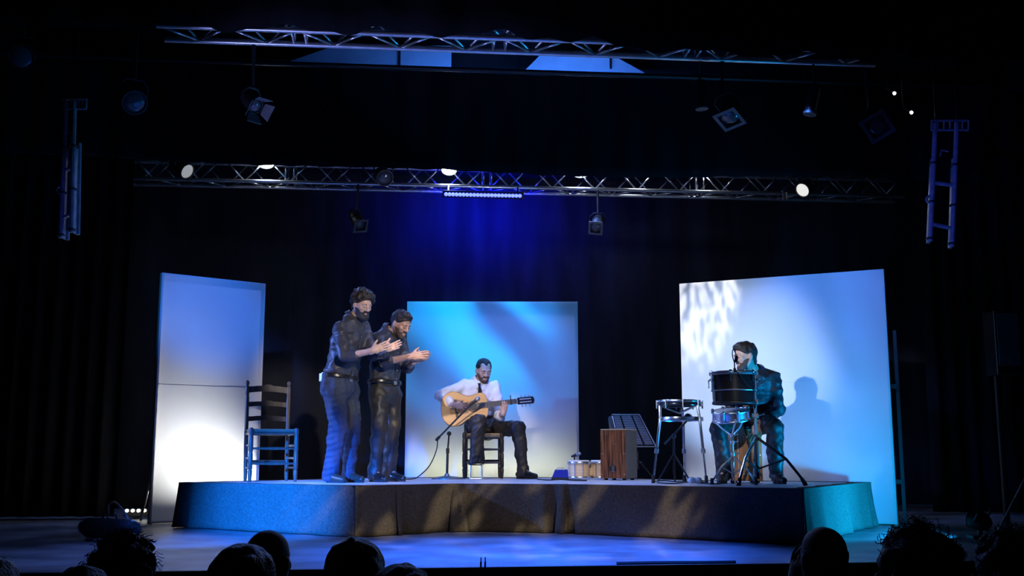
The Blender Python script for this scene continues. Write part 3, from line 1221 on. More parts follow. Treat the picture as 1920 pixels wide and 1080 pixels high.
# speaker on the right wall
sp = thing('wall_speaker', 'dim tall black loudspeaker mounted high at the far right', 'loudspeaker', P(1880, 705, 10.2))
p = P(1879, 645, 10.2)
obj('cabinet', MB().box(p, (.24, .26, .62)), M['blackgloss'], sp, False, .012)
obj('grille', MB().box(p + Vector((0, -.135, .03)), (.20, .012, .5)), M['grille'], sp, False)
obj('badge', MB().prism([p + Vector((-.02, -.143, -.2)), p + Vector((.02, -.143, -.2)), p + Vector((0, -.143, -.14))], (0, -.004, 0)), M['steel'], sp, False)
obj('bracket', MB().tube([p + Vector((0, .13, 0)), p + Vector((.2, .6, .1)), Vector((7.5, p.y + .9, p.z + .1))], .03, 8), M['matt'], sp)
obj('column', MB().tube([p + Vector((0, .16, -.2)), Vector((p.x, p.y + .16, 0))], .03, 8), M['matt'], sp)


# ------------------------------------------------------------------ people
def head_frame(yaw, pitch, roll=0.0):
    """rows: lateral, forward, up.  yaw 0 faces the lens, + to the right of the picture; pitch + looks down"""
    y, p = R(yaw), R(pitch)
    f = A((math.sin(y) * math.cos(p), -math.cos(y) * math.cos(p), -math.sin(p)))
    u = A((math.sin(y) * math.sin(p), -math.cos(y) * math.sin(p), math.cos(p)))
    l = np.cross(f, u)
    if roll:
        r = R(roll)
        l, u = l * math.cos(r) + u * math.sin(r), u * math.cos(r) - l * math.sin(r)
    return np.array([l, f, u])


def hl(c, H, p, sc=1.0):
    return A(c) + sc * (p[0] * H[0] + p[1] * H[1] + p[2] * H[2])


def add_head(F, c, H, sc=1.0, inf=0.0, features=True):
    q = lambda *p: hl(c, H, p, sc)
    e = lambda p, r, k: F.ell(q(*p), A(r) * sc + inf, H, k)
    e((0, -.014, .034), (.077, .097, .083), .02)
    e((0, .026, -.030), (.061, .066, .085), .03)
    for s in (-1, 1):
        F.cone(q(s * .050, -.002, -.045), q(s * .020, .060, -.094), (.023) * sc + inf, .022 * sc + inf, .03)
    F.cone(q(-.010, .074, -.098), q(.010, .074, -.098), .020 * sc + inf, k=.02)
    if not features:
        return
    for s in (-1, 1):
        e((s * .040, .062, -.020), (.022, .020, .018), .02)
        e((s * .079, -.010, -.010), (.010, .021, .033), .008)
    F.cone(q(-.036, .080, .020), q(.036, .080, .020), .012 * sc, k=.014)
    for s in (-1, 1):
        F.dig(q(s * .031, .099, -.002), A((.019, .016, .012)) * sc, H, .012)
    for s in (-1, 1):
        F.ell(q(s * .031, .0800, -.001), A((.0150, .0105, .0095)) * sc, H, .005)
    F.cone(q(0, .088, .010), q(0, .110, -.028), .0085 * sc, .0125 * sc, .010)
    for s in (-1, 1):
        F.cone(q(s * .011, .098, -.031), q(s * .012, .096, -.031), .0085 * sc, k=.006)
    F.cone(q(-.019, .083, -.058), q(.019, .083, -.058), .0085 * sc, k=.006)
    F.cone(q(-.015, .083, -.068), q(.015, .083, -.068), .0085 * sc, k=.006)
    F.dig(q(0, .097, -.063), A((.022, .010, .0022)) * sc, H, .004)


def add_hand(F, w, d, n, side, curl=(10, 10, 10, 10), fan=4.0, thumb=(.62, .72, .25), size=1.0):
    """w wrist, d finger direction, n the way the palm faces, side = +1/-1 picks the thumb side"""
    w = A(w)
    d = unit(d)
    n = A(n) - d * (A(n) @ d)
    n = unit(n)
    s = np.cross(d, n) * side
    z = size
    F.cone(w - d * .02 * z, w + d * .03 * z, .021 * z, .017 * z, .015, w=s, sc=1.35)
    F.cone(w + d * .028 * z, w + d * .082 * z, .0135 * z, .0125 * z, .014, w=s, sc=2.9)
    F.ell(w + d * .035 * z + s * .024 * z + n * .008 * z, (.030 * z, .017 * z, .015 * z), np.array([d, s, n]), .012)
    offs = (.0295, .0100, -.0095, -.0285)
    L = (.072, .080, .074, .058)
    for i in range(4):
        a = R(fan * (1.5 - i))
        dd = d * math.cos(a) + s * math.sin(a)
        p = w + d * (.086 - (.008 if i == 3 else 0)) * z + s * offs[i] * z
        ang = 0.0
        r = .0086 * z
        for fr, rr in ((.45, .0082), (.31, .0076), (.24, .0066)):
            ang += R(curl[i]) * (.8 if fr > .4 else 1.0)
            v = dd * math.cos(ang) + n * math.sin(ang)
            p2 = p + v * L[i] * fr * z
            F.cone(p, p2, r, rr * z, .004)
            p, r = p2, rr * z
    td = unit(d * thumb[0] + s * thumb[1] + n * thumb[2])
    p = w + d * .026 * z + s * .030 * z + n * .006 * z
    p1 = p + td * .036 * z
    td2 = unit(td + d * .45)
    F.cone(p, p1, .0125 * z, .0105 * z, .010)
    F.cone(p1, p1 + td2 * .034 * z, .0105 * z, .0080 * z, .004)


def shell(lo, hi, pad, h):
    return Field(A(lo) - pad, A(hi) + pad, h)


def person(label, J, c):
    """J: joints in world space; c: look.  One continuous body; clothes, hair and shoes are its parts"""
    J = {k: A(v) for k, v in J.items()}
    gz = c['ground']
    base = (J['hipR'] + J['hipL']) / 2
    t = thing('person', label, 'person', (base[0], base[1], gz))
    pts = np.array(list(J.values()))
    lo, hi = pts.min(0), pts.max(0)
    H = head_frame(*c['head'])
    hs = c.get('hs', 1.0)
    lat = unit(J['shL'] - J['shR'])
    W = J['waist']
    C = (J['shR'] + J['shL']) / 2
    C = C + (W - C) * .22
    cw = c.get('cw', 1.0)
    plv = (J['hipR'] + J['hipL']) / 2
    latp = unit(J['hipL'] - J['hipR'])

    def torso(F, inf, k=.03, upper=True, lower=True):
        if upper:
            m = (J['shR'] + J['shL']) / 2
            F.cone(J['shR'] * .86 + m * .14, J['shL'] * .86 + m * .14, .058 + inf, k=k)
            F.cone(J['neck'] * .9 + m * .1, m, .062 + inf, .075 + inf, k=.04, w=lat, sc=1.3)
            F.cone(C, W, .112 * cw + inf, .100 * cw + inf, k=k, w=lat, sc=1.45)
            F.cone(m, C, .085 + inf, .110 * cw + inf, k=k, w=lat, sc=1.5)
        if lower:
            F.cone(W, plv, .102 * cw + inf, .108 * cw + inf, k=k, w=latp, sc=1.40)

    def arm(F, s, r, k=.02, upto=1.0, inf=0.0):
        sh, el, wr = J['sh' + s], J['el' + s], J['wr' + s]
        F.cone(sh, el, r[0] + inf, r[1] + inf, k)
        e = el + (wr - el) * upto
        F.cone(el, e, r[1] + inf, r[1] + (r[2] - r[1]) * upto + inf, k * .6)

    def leg(F, s, r, k=.03):
        F.cone(J['hip' + s], J['kn' + s], r[0], r[1], k)
        m = J['kn' + s] * .68 + J['an' + s] * .32
        F.cone(J['kn' + s], m, r[1], r[2], .02)
        F.cone(m, J['an' + s], r[2], r[3], .02)

    # ---- body
    F = Field(lo - .16, hi + .19, c.get('h', .0048))
    torso(F, 0)
    for s in 'RL':
        arm(F, s, (.046, .037, .026))
        leg(F, s, (.076, .052, .050, .034))
        g = c['gz' + s] if 'gz' + s in c else gz
        fd = unit(A((*c['foot' + s], 0)))
        an = J['an' + s]
        F.cone(an, A((an[0], an[1], g + .045)) + fd * .10, .030, .018, .015)
        w, d, n, sd, kw = c['hand' + s]
        add_hand(F, J['wr' + s] if w is None else w, d, n, sd, **kw)
        if w is not None:
            F.cone(J['wr' + s], w, .026, .024, .02)
    F.cone(hl(J['head'], H, (0, -.018, -.055), hs), J['neck'], .052 * hs, .056, .025)
    add_head(F, J['head'], H, hs)
    body_part('body', F, c['skin'], t)

    # ---- shirt
    mid0 = (J['shR'] + J['shL']) / 2
    fw = unit(np.cross(lat, unit(mid0 - W)))
    nd = unit(A(J['head']) - J['neck'])
    pv = unit(unit(W - plv) + unit(C - W))
    sd_ = c.get('seed', 1)
    F = Field(lo - .18, hi + .12, .0075)
    torso(F, .016, lower=True)
    F.cone(W + (C - W) * .35, W + (plv - W) * .3, .122 * cw, .116 * cw, .03, w=latp, sc=1.42)    # cloth bloused over the belt
    F.half(W + pv * .012, -pv, .01)
    for s in 'RL':
        up = c.get('sleeve', 1.0)
        up = up[s] if isinstance(up, dict) else up
        arm(F, s, (.060, .053, .046), .03, up)
        e = J['el' + s] + (J['wr' + s] - J['el' + s]) * up
        b = J['el' + s] + (J['wr' + s] - J['el' + s]) * max(up - .17, 0)
        F.cone(b, e, .054, .051, .006)               # turned-up cuff
    F.wrinkle(.0070, 26, (1, 1, .55), 9, sd_)
    F.wrinkle(.0058, 30, (.8, .8, 1.15), 6, sd_ + 5, ridge=True)
    F.wrinkle(.0030, 62, (1, 1, 1.1), 8, sd_ + 9)
    F.cone(J['neck'] - nd * .01, J['neck'] + nd * .020, .070, .064, .008)
    sl, d = F._cone(J['neck'] + nd * .016, J['neck'] + nd * .12, .056, .075, None, 1, .05)
    F.carve(sl, d, .006)
    shirt = body_part('shirt', F, c['shirt'], t)

    def probe(p):
        """front surface of the cloth in front of p"""
        for k in range(90):
            q = p + fw * (.34 - k * .004)
            ii = np.round((q - F.lo) / F.h).astype(int)
            if (ii < 0).any() or (ii >= F.n).any():
                continue
            if F.F[tuple(ii)] < 0:
                return q
        return p + fw * .13
    # collar band with two points
    cm = MB()
    o_ = J['neck'] + nd * c.get('collar', .020)
    e1 = unit(fw - nd * (fw @ nd))
    e2 = np.cross(nd, e1)
    rows = [[], [], []]
    N = 28
    for k in range(N + 1):
        a_ = R(16 + (360 - 32) * k / N)
        dr = e1 * math.cos(a_) + e2 * math.sin(a_)
        pt = math.exp(-((min(k, N - k)) / 3.2) ** 2)
        rows[0].append(o_ + dr * .064 + nd * (.010 - .012 * pt))
        rows[1].append(o_ + dr * .070 + nd * (.040 - .022 * pt))
        p2 = o_ + dr * .100 + nd * (-.004 - .030 * pt)
        if pt > .05:
            p2 = p2 * (1 - pt) + (probe(o_ + dr * .070 - nd * .060) + fw * .008) * pt
        rows[2].append(p2)
    vs_ = [p for r_ in rows for p in r_]
    fs_ = []
    for r_ in range(2):
        for k in range(N):
            a0 = r_ * (N + 1) + k
            fs_.append((a0, a0 + 1, a0 + N + 2, a0 + N + 1))
    cm.add(vs_, fs_)
    col_ = obj('collar', cm, c['shirt'], shirt)
    so = col_.modifiers.new('thick', 'SOLIDIFY')
    so.thickness = .004
    # placket strip with buttons down the front
    strip, btn = [], []
    for k in range(15):
        f = .06 + .92 * k / 14
        p = probe(mid0 + (W - mid0) * f)
        strip.append((p - lat * .014 + fw * .002, p + lat * .014 + fw * .002))
        if k % 3 == 1:
            btn.append(p + fw * .006)
    pm = MB()
    vs_ = [q for a_, b_ in strip for q in (a_, b_)] + [q + fw * .0045 for a_, b_ in strip for q in (a_, b_)]
    n2 = len(strip) * 2
    fs_ = []
    for k in range(len(strip) - 1):
        a0 = 2 * k
        fs_ += [(n2 + a0, n2 + a0 + 1, n2 + a0 + 3, n2 + a0 + 2), (a0, a0 + 2, n2 + a0 + 2, n2 + a0), (a0 + 1, n2 + a0 + 1, n2 + a0 + 3, a0 + 3)]
    pm.add(vs_, fs_)
    obj('placket', pm, c['shirt'], shirt)
    for q in btn:
        obj('button', MB().ball(q, .0055, 8, 5), M['bone'] if c['shirt'] is M['shirtwhite'] else M['steel'], shirt)
    if c.get('pocket'):
        q = probe(mid0 + (W - mid0) * .38 + lat * .085)
        rot = Matrix([[lat[0], fw[0], pv[0]], [lat[1], fw[1], pv[1]], [lat[2], fw[2], pv[2]]])
        obj('pocket', MB().box(Vector(q + fw * .001), (.10, .010, .12), rot), c['shirt'], shirt, False, .003)

    # ---- trousers
    F = Field(A((lo[0], lo[1], lo[2])) - .15, A((hi[0], hi[1], W[2])) + .20, .0075)
    torso(F, .028, upper=False)
    F.half(W + pv * .010, pv)
    tr = c.get('leg', (.094, .074, .070, .062))
    for s in 'RL':
        leg(F, s, tr, .035)
        an = J['an' + s]
        dn = unit(an - J['kn' + s])
        F.cone(an, an + dn * .060, tr[3], tr[3] + .008, .01)
    F.wrinkle(.0075, 21, (1, 1, .5), 9, sd_ + 11)
    F.wrinkle(.0060, 24, (1, 1, .75), 6, sd_ + 17, ridge=True)
    F.wrinkle(.0030, 85, (1, 1, 1.2), 8, sd_ + 23)
    for s in 'RL':
        an = J['an' + s]
        dn = unit(an - J['kn' + s])
        sl, d = F._cone(an + dn * .150, an + dn * .151, .10, .10, None, 1, .03)
        F.carve(sl, d, .004)
    trousers = body_part('trousers', F, c['trousers'], t)

    # ---- belt
    if c.get('belt', True):
        F = Field(W - .26, W + .26, .007)
        F.cone(W + pv * .05, W + (plv - W) * .6, .102 * cw + .036, .106 * cw + .036, .0, w=latp, sc=1.40)
        F.half(W + pv * .018, pv)
        F.half(W - pv * .020, -pv)
        belt = body_part('belt', F, M['leather'], t)
        bp = W + fw * (.102 * cw + .039)
        rot = Matrix([[latp[0], fw[0], pv[0]], [latp[1], fw[1], pv[1]], [latp[2], fw[2], pv[2]]])
        obj('buckle', MB().box(Vector(bp), (.045, .008, .036), rot), M['steel'], belt, False, .003)

    # ---- shoes
    for s in 'RL':
        g = c['gz' + s] if 'gz' + s in c else gz
        fd = unit(A((*c['foot' + s], 0)))
        an = J['an' + s]
        o = A((an[0], an[1], g))
        sd = np.cross(fd, (0, 0, 1))
        F = Field(o - .26, o + A((.26, .26, .18)), .0055)
        F.cone(o - fd * .045 + A((0, 0, .045)), o + fd * .06 + A((0, 0, .045)), .036, .040, .02)
        F.cone(o + fd * .06 + A((0, 0, .040)), o + fd * .165 + A((0, 0, .030)), .042, .030, .02, w=sd, sc=1.08)
        F.cone(o + A((0, 0, .05)), A((an[0], an[1], max(an[2], g + .08))), .038, .040, .03)
        F.half(o + A((0, 0, .016)), (0, 0, -1))
        F.half(o + A((0, 0, .115)), (0, 0, 1))
        shoe = body_part('shoe', F, c['shoes'], t)
        outline = []
        for i in range(20):
            a = 2 * math.pi * i / 20
            x = .06 + .135 * math.cos(a)
            y = (.043 if x > .0 else .038) * math.sin(a) * (1 - .12 * (x < .02))
            outline.append(o + fd * x + sd * y + A((0, 0, .001)))
        obj('sole', MB().prism(outline, (0, 0, .018)), M['rubber'], shoe)
        for i in range(4):
            q = o + fd * (.055 + .022 * i) + A((0, 0, .094 - .010 * i))
            obj('lace', MB().tube([q - sd * .018, q + A((0, 0, .003)), q + sd * .018], .0028, 5), M['cable'], shoe)

    # ---- hair, beard, brows, eyes
    hc = J['head']
    hr = c['hair']
    F = Field(hc - .19, hc + .19, .0045)
    th = hr['thick']
    F.ell(hl(hc, H, (0, -.016, .036 + th * .35), hs), A((.078, .099, .083)) * hs + th, H, .01)
    F.cone(hl(hc, H, (0, -.06, -.01), hs), hl(hc, H, (0, -.062, -.06), hs), .048 * hs + th * .5, .040 * hs + th * .3, .03)
    if hr.get('top'):
        F.ell(hl(hc, H, (0, .035, .098), hs), (.055, .055, .030), H, .03)
    if hr['amp'] > 0:
        F.wrinkle(hr['amp'], hr['freq'], (1, 1, 1), 12, c.get('seed', 1) + 31)
    p0 = hl(hc, H, (0, .078 + hr.get('line', 0), .064), hs)
    n = H[1] * .74 - H[2] * .67
    F.half(p0, n, .01)
    # temples free
    for s in (-1, 1):
        F.dig(hl(hc, H, (s * .085, .045, -.02), hs), (.03, .052, .045), H, .01)
        F.dig(hl(hc, H, (s * .090, -.010, -.020), hs), (.022, .026, .036), H, .006)
        if hr.get('recede'):
            F.dig(hl(hc, H, (s * .046, .090, .088), hs), (.028, .048, .040), H, .03)
    body_part('hair', F, hr.get('mat', M['hair']), t)
    bd = c.get('beard')
    if bd:
        F = Field(hc - .18, hc + .18, .004)
        th = bd['thick']
        F.ell(hl(hc, H, (0, .026, -.030), hs), A((.061, .066, .085)) * hs + .004, H, .02)
        for s in (-1, 1):
            F.cone(hl(hc, H, (s * .052, -.010, -.025), hs), hl(hc, H, (s * .022, .060, -.094), hs), .024 + .004, .022 + th, .02)
        F.cone(hl(hc, H, (-.012, .074, -.100 - th * .6), hs), hl(hc, H, (.012, .074, -.100 - th * .6), hs), .020 + th, k=.02)
        F.cone(hl(hc, H, (-.024, .084, -.047), hs), hl(hc, H, (.024, .084, -.047), hs), .0095 + th * .25, k=.008)
        if bd.get('amp'):
            F.wrinkle(bd['amp'], 120, (1, 1, 1), 9, 3)
        F.half(hl(hc, H, (0, .095, -.036), hs), H[2] + H[1] * .12, .004)
        F.half(hl(hc, H, (0, -.012, 0), hs), -H[1], .004)
        F.dig(hl(hc, H, (0, .100, -.064), hs), (.019, .022, .0085), H, .004)
        for s in (-1, 1):
            F.dig(hl(hc, H, (s * .040, .078, -.042), hs), (.017, .024, .014), H, .006)
        body_part('beard', F, bd.get('mat', M['stubble']), t)
    for s in (-1, 1):
        obj('eyebrow', MB().tube([Vector(hl(hc, H, (s * .014, .094, .022), hs)), Vector(hl(hc, H, (s * .030, .094, .027), hs)),
                                  Vector(hl(hc, H, (s * .047, .082, .020), hs))], [.0028, .0034, .0016], 6), M['hair'], t)
        obj('eye', MB().tube([Vector(hl(hc, H, (s * .031 + e_ * .0125, .0905 - abs(e_) * .004 - (.003 if e_ * s > 0 else 0), -.0045 + (1 - e_ * e_) * -.0015), hs))
                              for e_ in (-1, -.5, 0, .5, 1)], [.0012, .0024, .0030, .0024, .0012], 6), M['eyes'], t)
    obj('mouth', MB().tube([Vector(hl(hc, H, (-.018, .088, -.0635), hs)), Vector(hl(hc, H, (0, .0935, -.0625), hs)),
                            Vector(hl(hc, H, (.018, .088, -.0635), hs))], [.002, .004, .002], 6), M['lips'], t)
    return t, fw, probe


flat_hand = dict(curl=(6, 5, 6, 8), fan=2.5)
man1 = dict(head=P(679, 571, 9.83), neck=P(662, 598, 9.88), shR=P(637, 617, 9.73), shL=P(684, 617, 10.0),
            elR=P(646, 669, 9.6), wrR=P(698, 658, 9.54), elL=P(700, 666, 9.84), wrL=P(721, 655, 9.64),
            waist=P(637, 707, 9.87), hipR=P(625, 727, 9.78), hipL=P(650, 727, 9.95),
            knR=P(634, 800, 9.72), knL=P(661, 801, 9.93), anR=P(622, 884, 9.83), anL=P(654, 882, 10.0))
person('bearded curly-haired man in charcoal shirt and jeans, clapping beside the empty chair', man1, dict(
    ground=PT, head=(44, 22, 0), skin=M['skin'], shirt=M['shirtcharcoal'], trousers=M['denim'], shoes=M['brownleather'], sleeve=.35,
    handR=(None, (.86, .10, .36), (0.05, 1, .05), 1, flat_hand), handL=(None, (.93, .0, .30), (0, -1, .25), -1, flat_hand),
    footR=(.72, -.69), footL=(.80, -.60), leg=(.100, .080, .076, .072), hair=dict(thick=.026, amp=.011, freq=90, top=True),
    beard=dict(thick=.013, amp=.002, mat=M['hair']), seed=3, cw=1.06, pocket=True))
man2 = dict(head=P(752, 607, 10.14), neck=P(729, 623, 10.22), shR=P(709, 635, 10.07), shL=P(749, 635, 10.34),
            elR=P(722, 679, 9.95), wrR=P(771, 668, 9.9), elL=P(764, 690, 10.22), wrL=P(777, 677, 10.0),
            waist=P(720, 717, 10.2), hipR=P(708, 735, 10.11), hipL=P(734, 735, 10.28),
            knR=P(711, 802, 10.04), knL=P(737, 800, 10.26), anR=P(702, 881, 10.12), anL=P(730, 880, 10.32))
person('short-haired man in black shirt with rolled sleeves, clapping with head bowed', man2, dict(
    ground=PT, head=(52, 30, 0), skin=M['skin2'], shirt=M['shirtblack'], trousers=M['trouser'], shoes=M['leather'], sleeve=.18,
    handR=(None, (.95, .05, .12), (.05, 1, -.1), 1, flat_hand), handL=(None, (.90, -.05, .34), (0, -1, .5), -1, flat_hand),
    footR=(.70, -.71), footL=(.85, -.53), leg=(.092, .072, .068, .062), hair=dict(thick=.009, amp=.003, freq=110, top=True),
    beard=dict(thick=.003), seed=8, cw=.98))
man3 = dict(head=P(907, 694, 11.60), neck=P(899, 720, 11.70), shR=P(868, 723, 11.68), shL=P(929, 725, 11.70),
            elR=P(825, 742, 11.56), wrR=P(852, 760, 11.345), elL=P(937, 781, 11.56), wrL=P(944, 774, 11.34),
            waist=P(905, 792, 11.84), hipR=P(889, 803, 11.74), hipL=P(924, 803, 11.76),
            knR=P(897, 788, 11.30), anR=P(894, 856, 11.32), knL=P(972, 803, 11.42), anL=P(979, 877, 11.52))
_, fw3, H3 = person('seated guitarist in white shirt and black tie', man3, dict(
    ground=PT, gzR=.56, head=(20, 24, 0), skin=M['skin'], shirt=M['shirtwhite'], trousers=M['trouser'], shoes=M['leather'],
    sleeve=dict(R=.72, L=.30),
    handR=(None, (.86, .10, -.05), (.0, 1, -.1), 1, dict(curl=(24, 26, 28, 30), fan=5, thumb=(.8, .5, .3))),
    handL=(None, (.18, -.02, 1), (0, 1, .0), 1, dict(curl=(28, 30, 30, 30), fan=3, thumb=(.7, .3, .9), size=.88)),
    footR=(.0, -1), footL=(.82, -.57), leg=(.092, .074, .070, .066),
    hair=dict(thick=.006, amp=.0015, freq=120, recede=True, line=-.012), beard=dict(thick=.003), seed=12, collar=.050))
man4 = dict(head=P(1397, 668, 9.60), neck=P(1416, 700, 9.74), shR=P(1380, 716, 9.74), shL=P(1449, 709, 9.72),
            elR=P(1366, 768, 9.78), wrR=P(1386, 796, 9.64), elL=P(1461, 769, 9.74), wrL=P(1420, 795, 9.62),
            waist=P(1413, 768, 9.93), hipR=P(1393, 788, 9.86), hipL=P(1429, 788, 9.86),
            knR=P(1348, 803, 9.52), knL=P(1452, 800, 9.46), anR=P(1356, 880, 9.60), anL=P(1456, 880, 9.52))
person('dark-shirted drummer seated on a wooden box drum, head turned left', man4, dict(
    ground=PT, head=(-72, 10, -4), skin=M['skin'], shirt=M['shirtblack'], trousers=M['trouser'], shoes=M['brownleather'], sleeve=.45,
    handR=(None, (.18, -.05, -1), (0, 1, 0), -1, dict(curl=(12, 12, 14, 16), fan=6)),
    handL=(None, (-.42, -.10, -.9), (0, 1, 0), 1, dict(curl=(12, 12, 14, 16), fan=6)),
    footR=(-.35, -.93), footL=(.10, -1), leg=(.095, .078, .072, .066),
    hair=dict(thick=.012, amp=.003, freq=100, top=True), beard=dict(thick=.004), seed=21, cw=1.05))

# tie of the guitarist, lying on the shirt front
lat3 = (Vector(man3['shL']) - Vector(man3['shR'])).normalized()
f3 = Vector(fw3)
n3, w3 = A(man3['neck']), A(man3['waist'])
mb = MB()
prev = None
for k in range(9):
    f = -.13 + .075 * k
    q = Vector(H3(n3 + (w3 - n3) * f)) + f3 * (.022 if k < 4 else .012)
    hw_ = .019 - .008 * min(1, k / 1.0) if k < 2 else .011 + .0035 * k
    cur = [q - lat3 * hw_, q + lat3 * hw_, q + lat3 * hw_ * .8 + f3 * (.016 if k < 2 else .008), q - lat3 * hw_ * .8 + f3 * (.016 if k < 2 else .008)]
    if prev:
        mb.rings([prev, cur])
    prev = cur
obj('necktie', mb, M['tie'], bpy.data.objects['person.002'], False)
# walkie pack on the first man's belt
b_ = Vector(man1['waist']) + Vector((-.135, -.08, -.01))
pk = obj('belt_pack', MB().box(b_, (.05, .07, .075), Matrix.Rotation(R(-35), 3, 'Z')), M['white'], bpy.data.objects['person'], False, .006)
obj('clip', MB().box(b_ + Vector((.0, -.036, .02)), (.03, .012, .05), Matrix.Rotation(R(-35), 3, 'Z')), M['steel'], pk, False, .003)


# ------------------------------------------------------------------ audience (dark heads in the front row)
def listener(label, u, vtop, wpx, Y, kind, yaw=180.0, pitch=0.0, roll=0.0, hand=False, glasses=False):
    """seated spectator seen from behind"""
    sc = 1.0
    top = P(u, vtop, Y)
    th = dict(bald=0.0, short=.012, thick=.022, curly=.035, bun=.015)[kind]
    hc = A(top) - A((0, 0, .118 + th * 1.3))
    H = head_frame(yaw, pitch, roll)
    gz = -.95
    t = thing('person', label, 'person', (hc[0], hc[1], gz), group='spectators in the dark')
    nk = hc + A((0, -.03, -.19))
    F = Field(hc - A((.30, .28, 1.32)), hc + A((.30, .62, .18)), .0085)
    add_head(F, hc, H, sc, features=True)
    F.cone(hl(hc, H, (0, -.018, -.05)), nk, .055, .058, .03)
    sy = A((0, -.02, 0))
    F.cone(nk + A((-.17, 0, -.06)) + sy, nk + A((.17, 0, -.06)) + sy, .062, k=.05)
    F.cone(nk + A((0, 0, -.12)) + sy, nk + A((0, 0, -.52)) + sy, .115, .12, .05, w=(1, 0, 0), sc=1.5)
    for s in (-1, 1):
        hip = nk + A((s * .09, .02, -.56))
        kn = hip + A((s * .05, .38, .02))
        F.cone(hip, kn, .085, .06, .04)
        F.cone(kn, A((kn[0], kn[1] - .02, gz + .05)), .056, .042, .03)
        F.cone(A((kn[0], kn[1] - .04, gz + .045)), A((kn[0], kn[1] + .14, gz + .04)), .042, .036, .02)
        sh = nk + A((s * .19, -.02, -.07))
        if hand and s == -1:
            el = sh + A((.0, .26, -.14))
            wr = hc + A((-.085, .10, -.11))
            F.cone(sh, el, .052, .042, .03)
            F.cone(el, wr, .042, .030, .02)
            add_hand(F, wr, (.05, -.25, 1), (1, .2, 0), 1, curl=(16, 18, 20, 22), fan=5)
        else:
            el = sh + A((s * .03, .06, -.28))
            wr = el + A((-s * .08, .24, -.03))
            F.cone(sh, el, .052, .042, .03)
            F.cone(el, wr, .040, .030, .02)
            add_hand(F, wr, (-s * .3, 1, -.1), (0, 0, -1), -s)
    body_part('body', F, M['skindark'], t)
    F = Field(nk - A((.32, .24, .66)), nk + A((.32, .24, .05)), .012)
    F.cone(nk + A((-.17, 0, -.06)) + sy, nk + A((.17, 0, -.06)) + sy, .076, k=.05)
    F.cone(nk + A((0, 0, -.12)) + sy, nk + A((0, 0, -.55)) + sy, .130, .135, .05, w=(1, 0, 0), sc=1.5)
    for s in (-1, 1):
        sh = nk + A((s * .19, -.02, -.07))
        F.cone(sh, sh + (A((.0, .26, -.14)) if (hand and s == -1) else A((s * .03, .06, -.28))), .064, .056, .03)
    F.wrinkle(.005, 28, (1, 1, 1), 8, 5)
    F.half(nk + A((0, 0, -.02)), (0, 0, 1), .01)
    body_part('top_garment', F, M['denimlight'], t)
    if kind != 'bald':
        F = Field(hc - .23, hc + .23, .006)
        F.ell(hl(hc, H, (0, -.016, .036 + th * .3)), A((.078, .099, .083)) + th, H, .02)
        F.cone(hl(hc, H, (0, -.055, -.0)), hl(hc, H, (0, -.058, -.075 - th)), .052 + th * .7, .040 + th * .6, .03, w=H[0], sc=1.2)
        if kind == 'curly':
            F.wrinkle(.011, 85, (1, 1, 1), 14, int(u) + 50)
        else:
            F.wrinkle(.004, 100, (1, 1, 1), 10, int(u) + 50)
        F.half(hl(hc, H, (0, .078, .064)), H[1] * .74 - H[2] * .67, .01)
        for s in (-1, 1):
            F.dig(hl(hc, H, (s * (.092 + th * .5), -.008, -.02)), (.026 + th * .3, .026, .036), H, .006)
        hair = body_part('hair', F, M['hairgrey'] if kind != 'thick' else M['hair'], t)
        if kind == 'curly':
            r = random.Random(int(u) + 50)
            mbl = MB()
            for i in range(420):
                a_, b_ = r.random() * 6.28, r.random() * 2.1
                d = A((math.sin(b_) * math.cos(a_), math.sin(b_) * math.sin(a_), math.cos(b_)))
                dl = d[0] * H[0] + d[1] * H[1] + d[2] * H[2]
                if d[1] > .3 and d[2] < .5:
                    continue
                c0 = hl(hc, H, (0, -.016, .045)) + dl * (.092 + .012 * r.random())
                e1 = unit(np.cross(dl, A((.3, .5, .8))))
                e2 = np.cross(dl, e1)
                rr = .006 + .006 * r.random()
                ln_ = .0022 + .0022 * r.random()
                pts = [Vector(c0 + dl * (k * ln_) + (e1 * math.cos(k * .62 + a_ * 3) + e2 * math.sin(k * .62 + a_ * 3)) * rr) for k in range(14)]
                mbl.tube(pts, .0013, 3, False)
            cu = obj('curls', mbl, M['hairgrey'], hair)
            cu['kind'] = 'stuff'
    else:
        # fringe of short hair around the back of the head
        F = Field(hc - .17, hc + .17, .006)
        F.ell(hl(hc, H, (0, -.014, .034)), A((.077, .097, .083)) + .003, H, .02)
        F.cone(hl(hc, H, (0, -.05, -.0)), hl(hc, H, (0, -.05, -.07)), .050, .042, .03, w=H[0], sc=1.2)
        F.half(hl(hc, H, (0, 0, .035)), H[2], .006)
        F.half(hl(hc, H, (0, .01, 0)), H[1] * .9 - H[2] * .2, .006)
        for s in (-1, 1):
            F.dig(hl(hc, H, (s * .092, -.008, -.02)), (.026, .026, .036), H, .006)
        body_part('hair', F, M['stubble'], t)
    if glasses:
        mbg = MB()
        for s in (-1, 1):
            mbg.torus(Vector(hl(hc, H, (s * .034, .112, -.002))), Vector(H[1]), .022, .0022, 16, 6)
            mbg.tube([Vector(hl(hc, H, (s * .057, .108, .002))), Vector(hl(hc, H, (s * .082, .04, .006))), Vector(hl(hc, H, (s * .084, -.01, .004)))], .0022, 6)
        mbg.tube([Vector(hl(hc, H, (-.012, .116, .002))), Vector(hl(hc, H, (.012, .116, .002)))], .002, 6)
        obj('glasses', mbg, M['steel'], t)
    return t


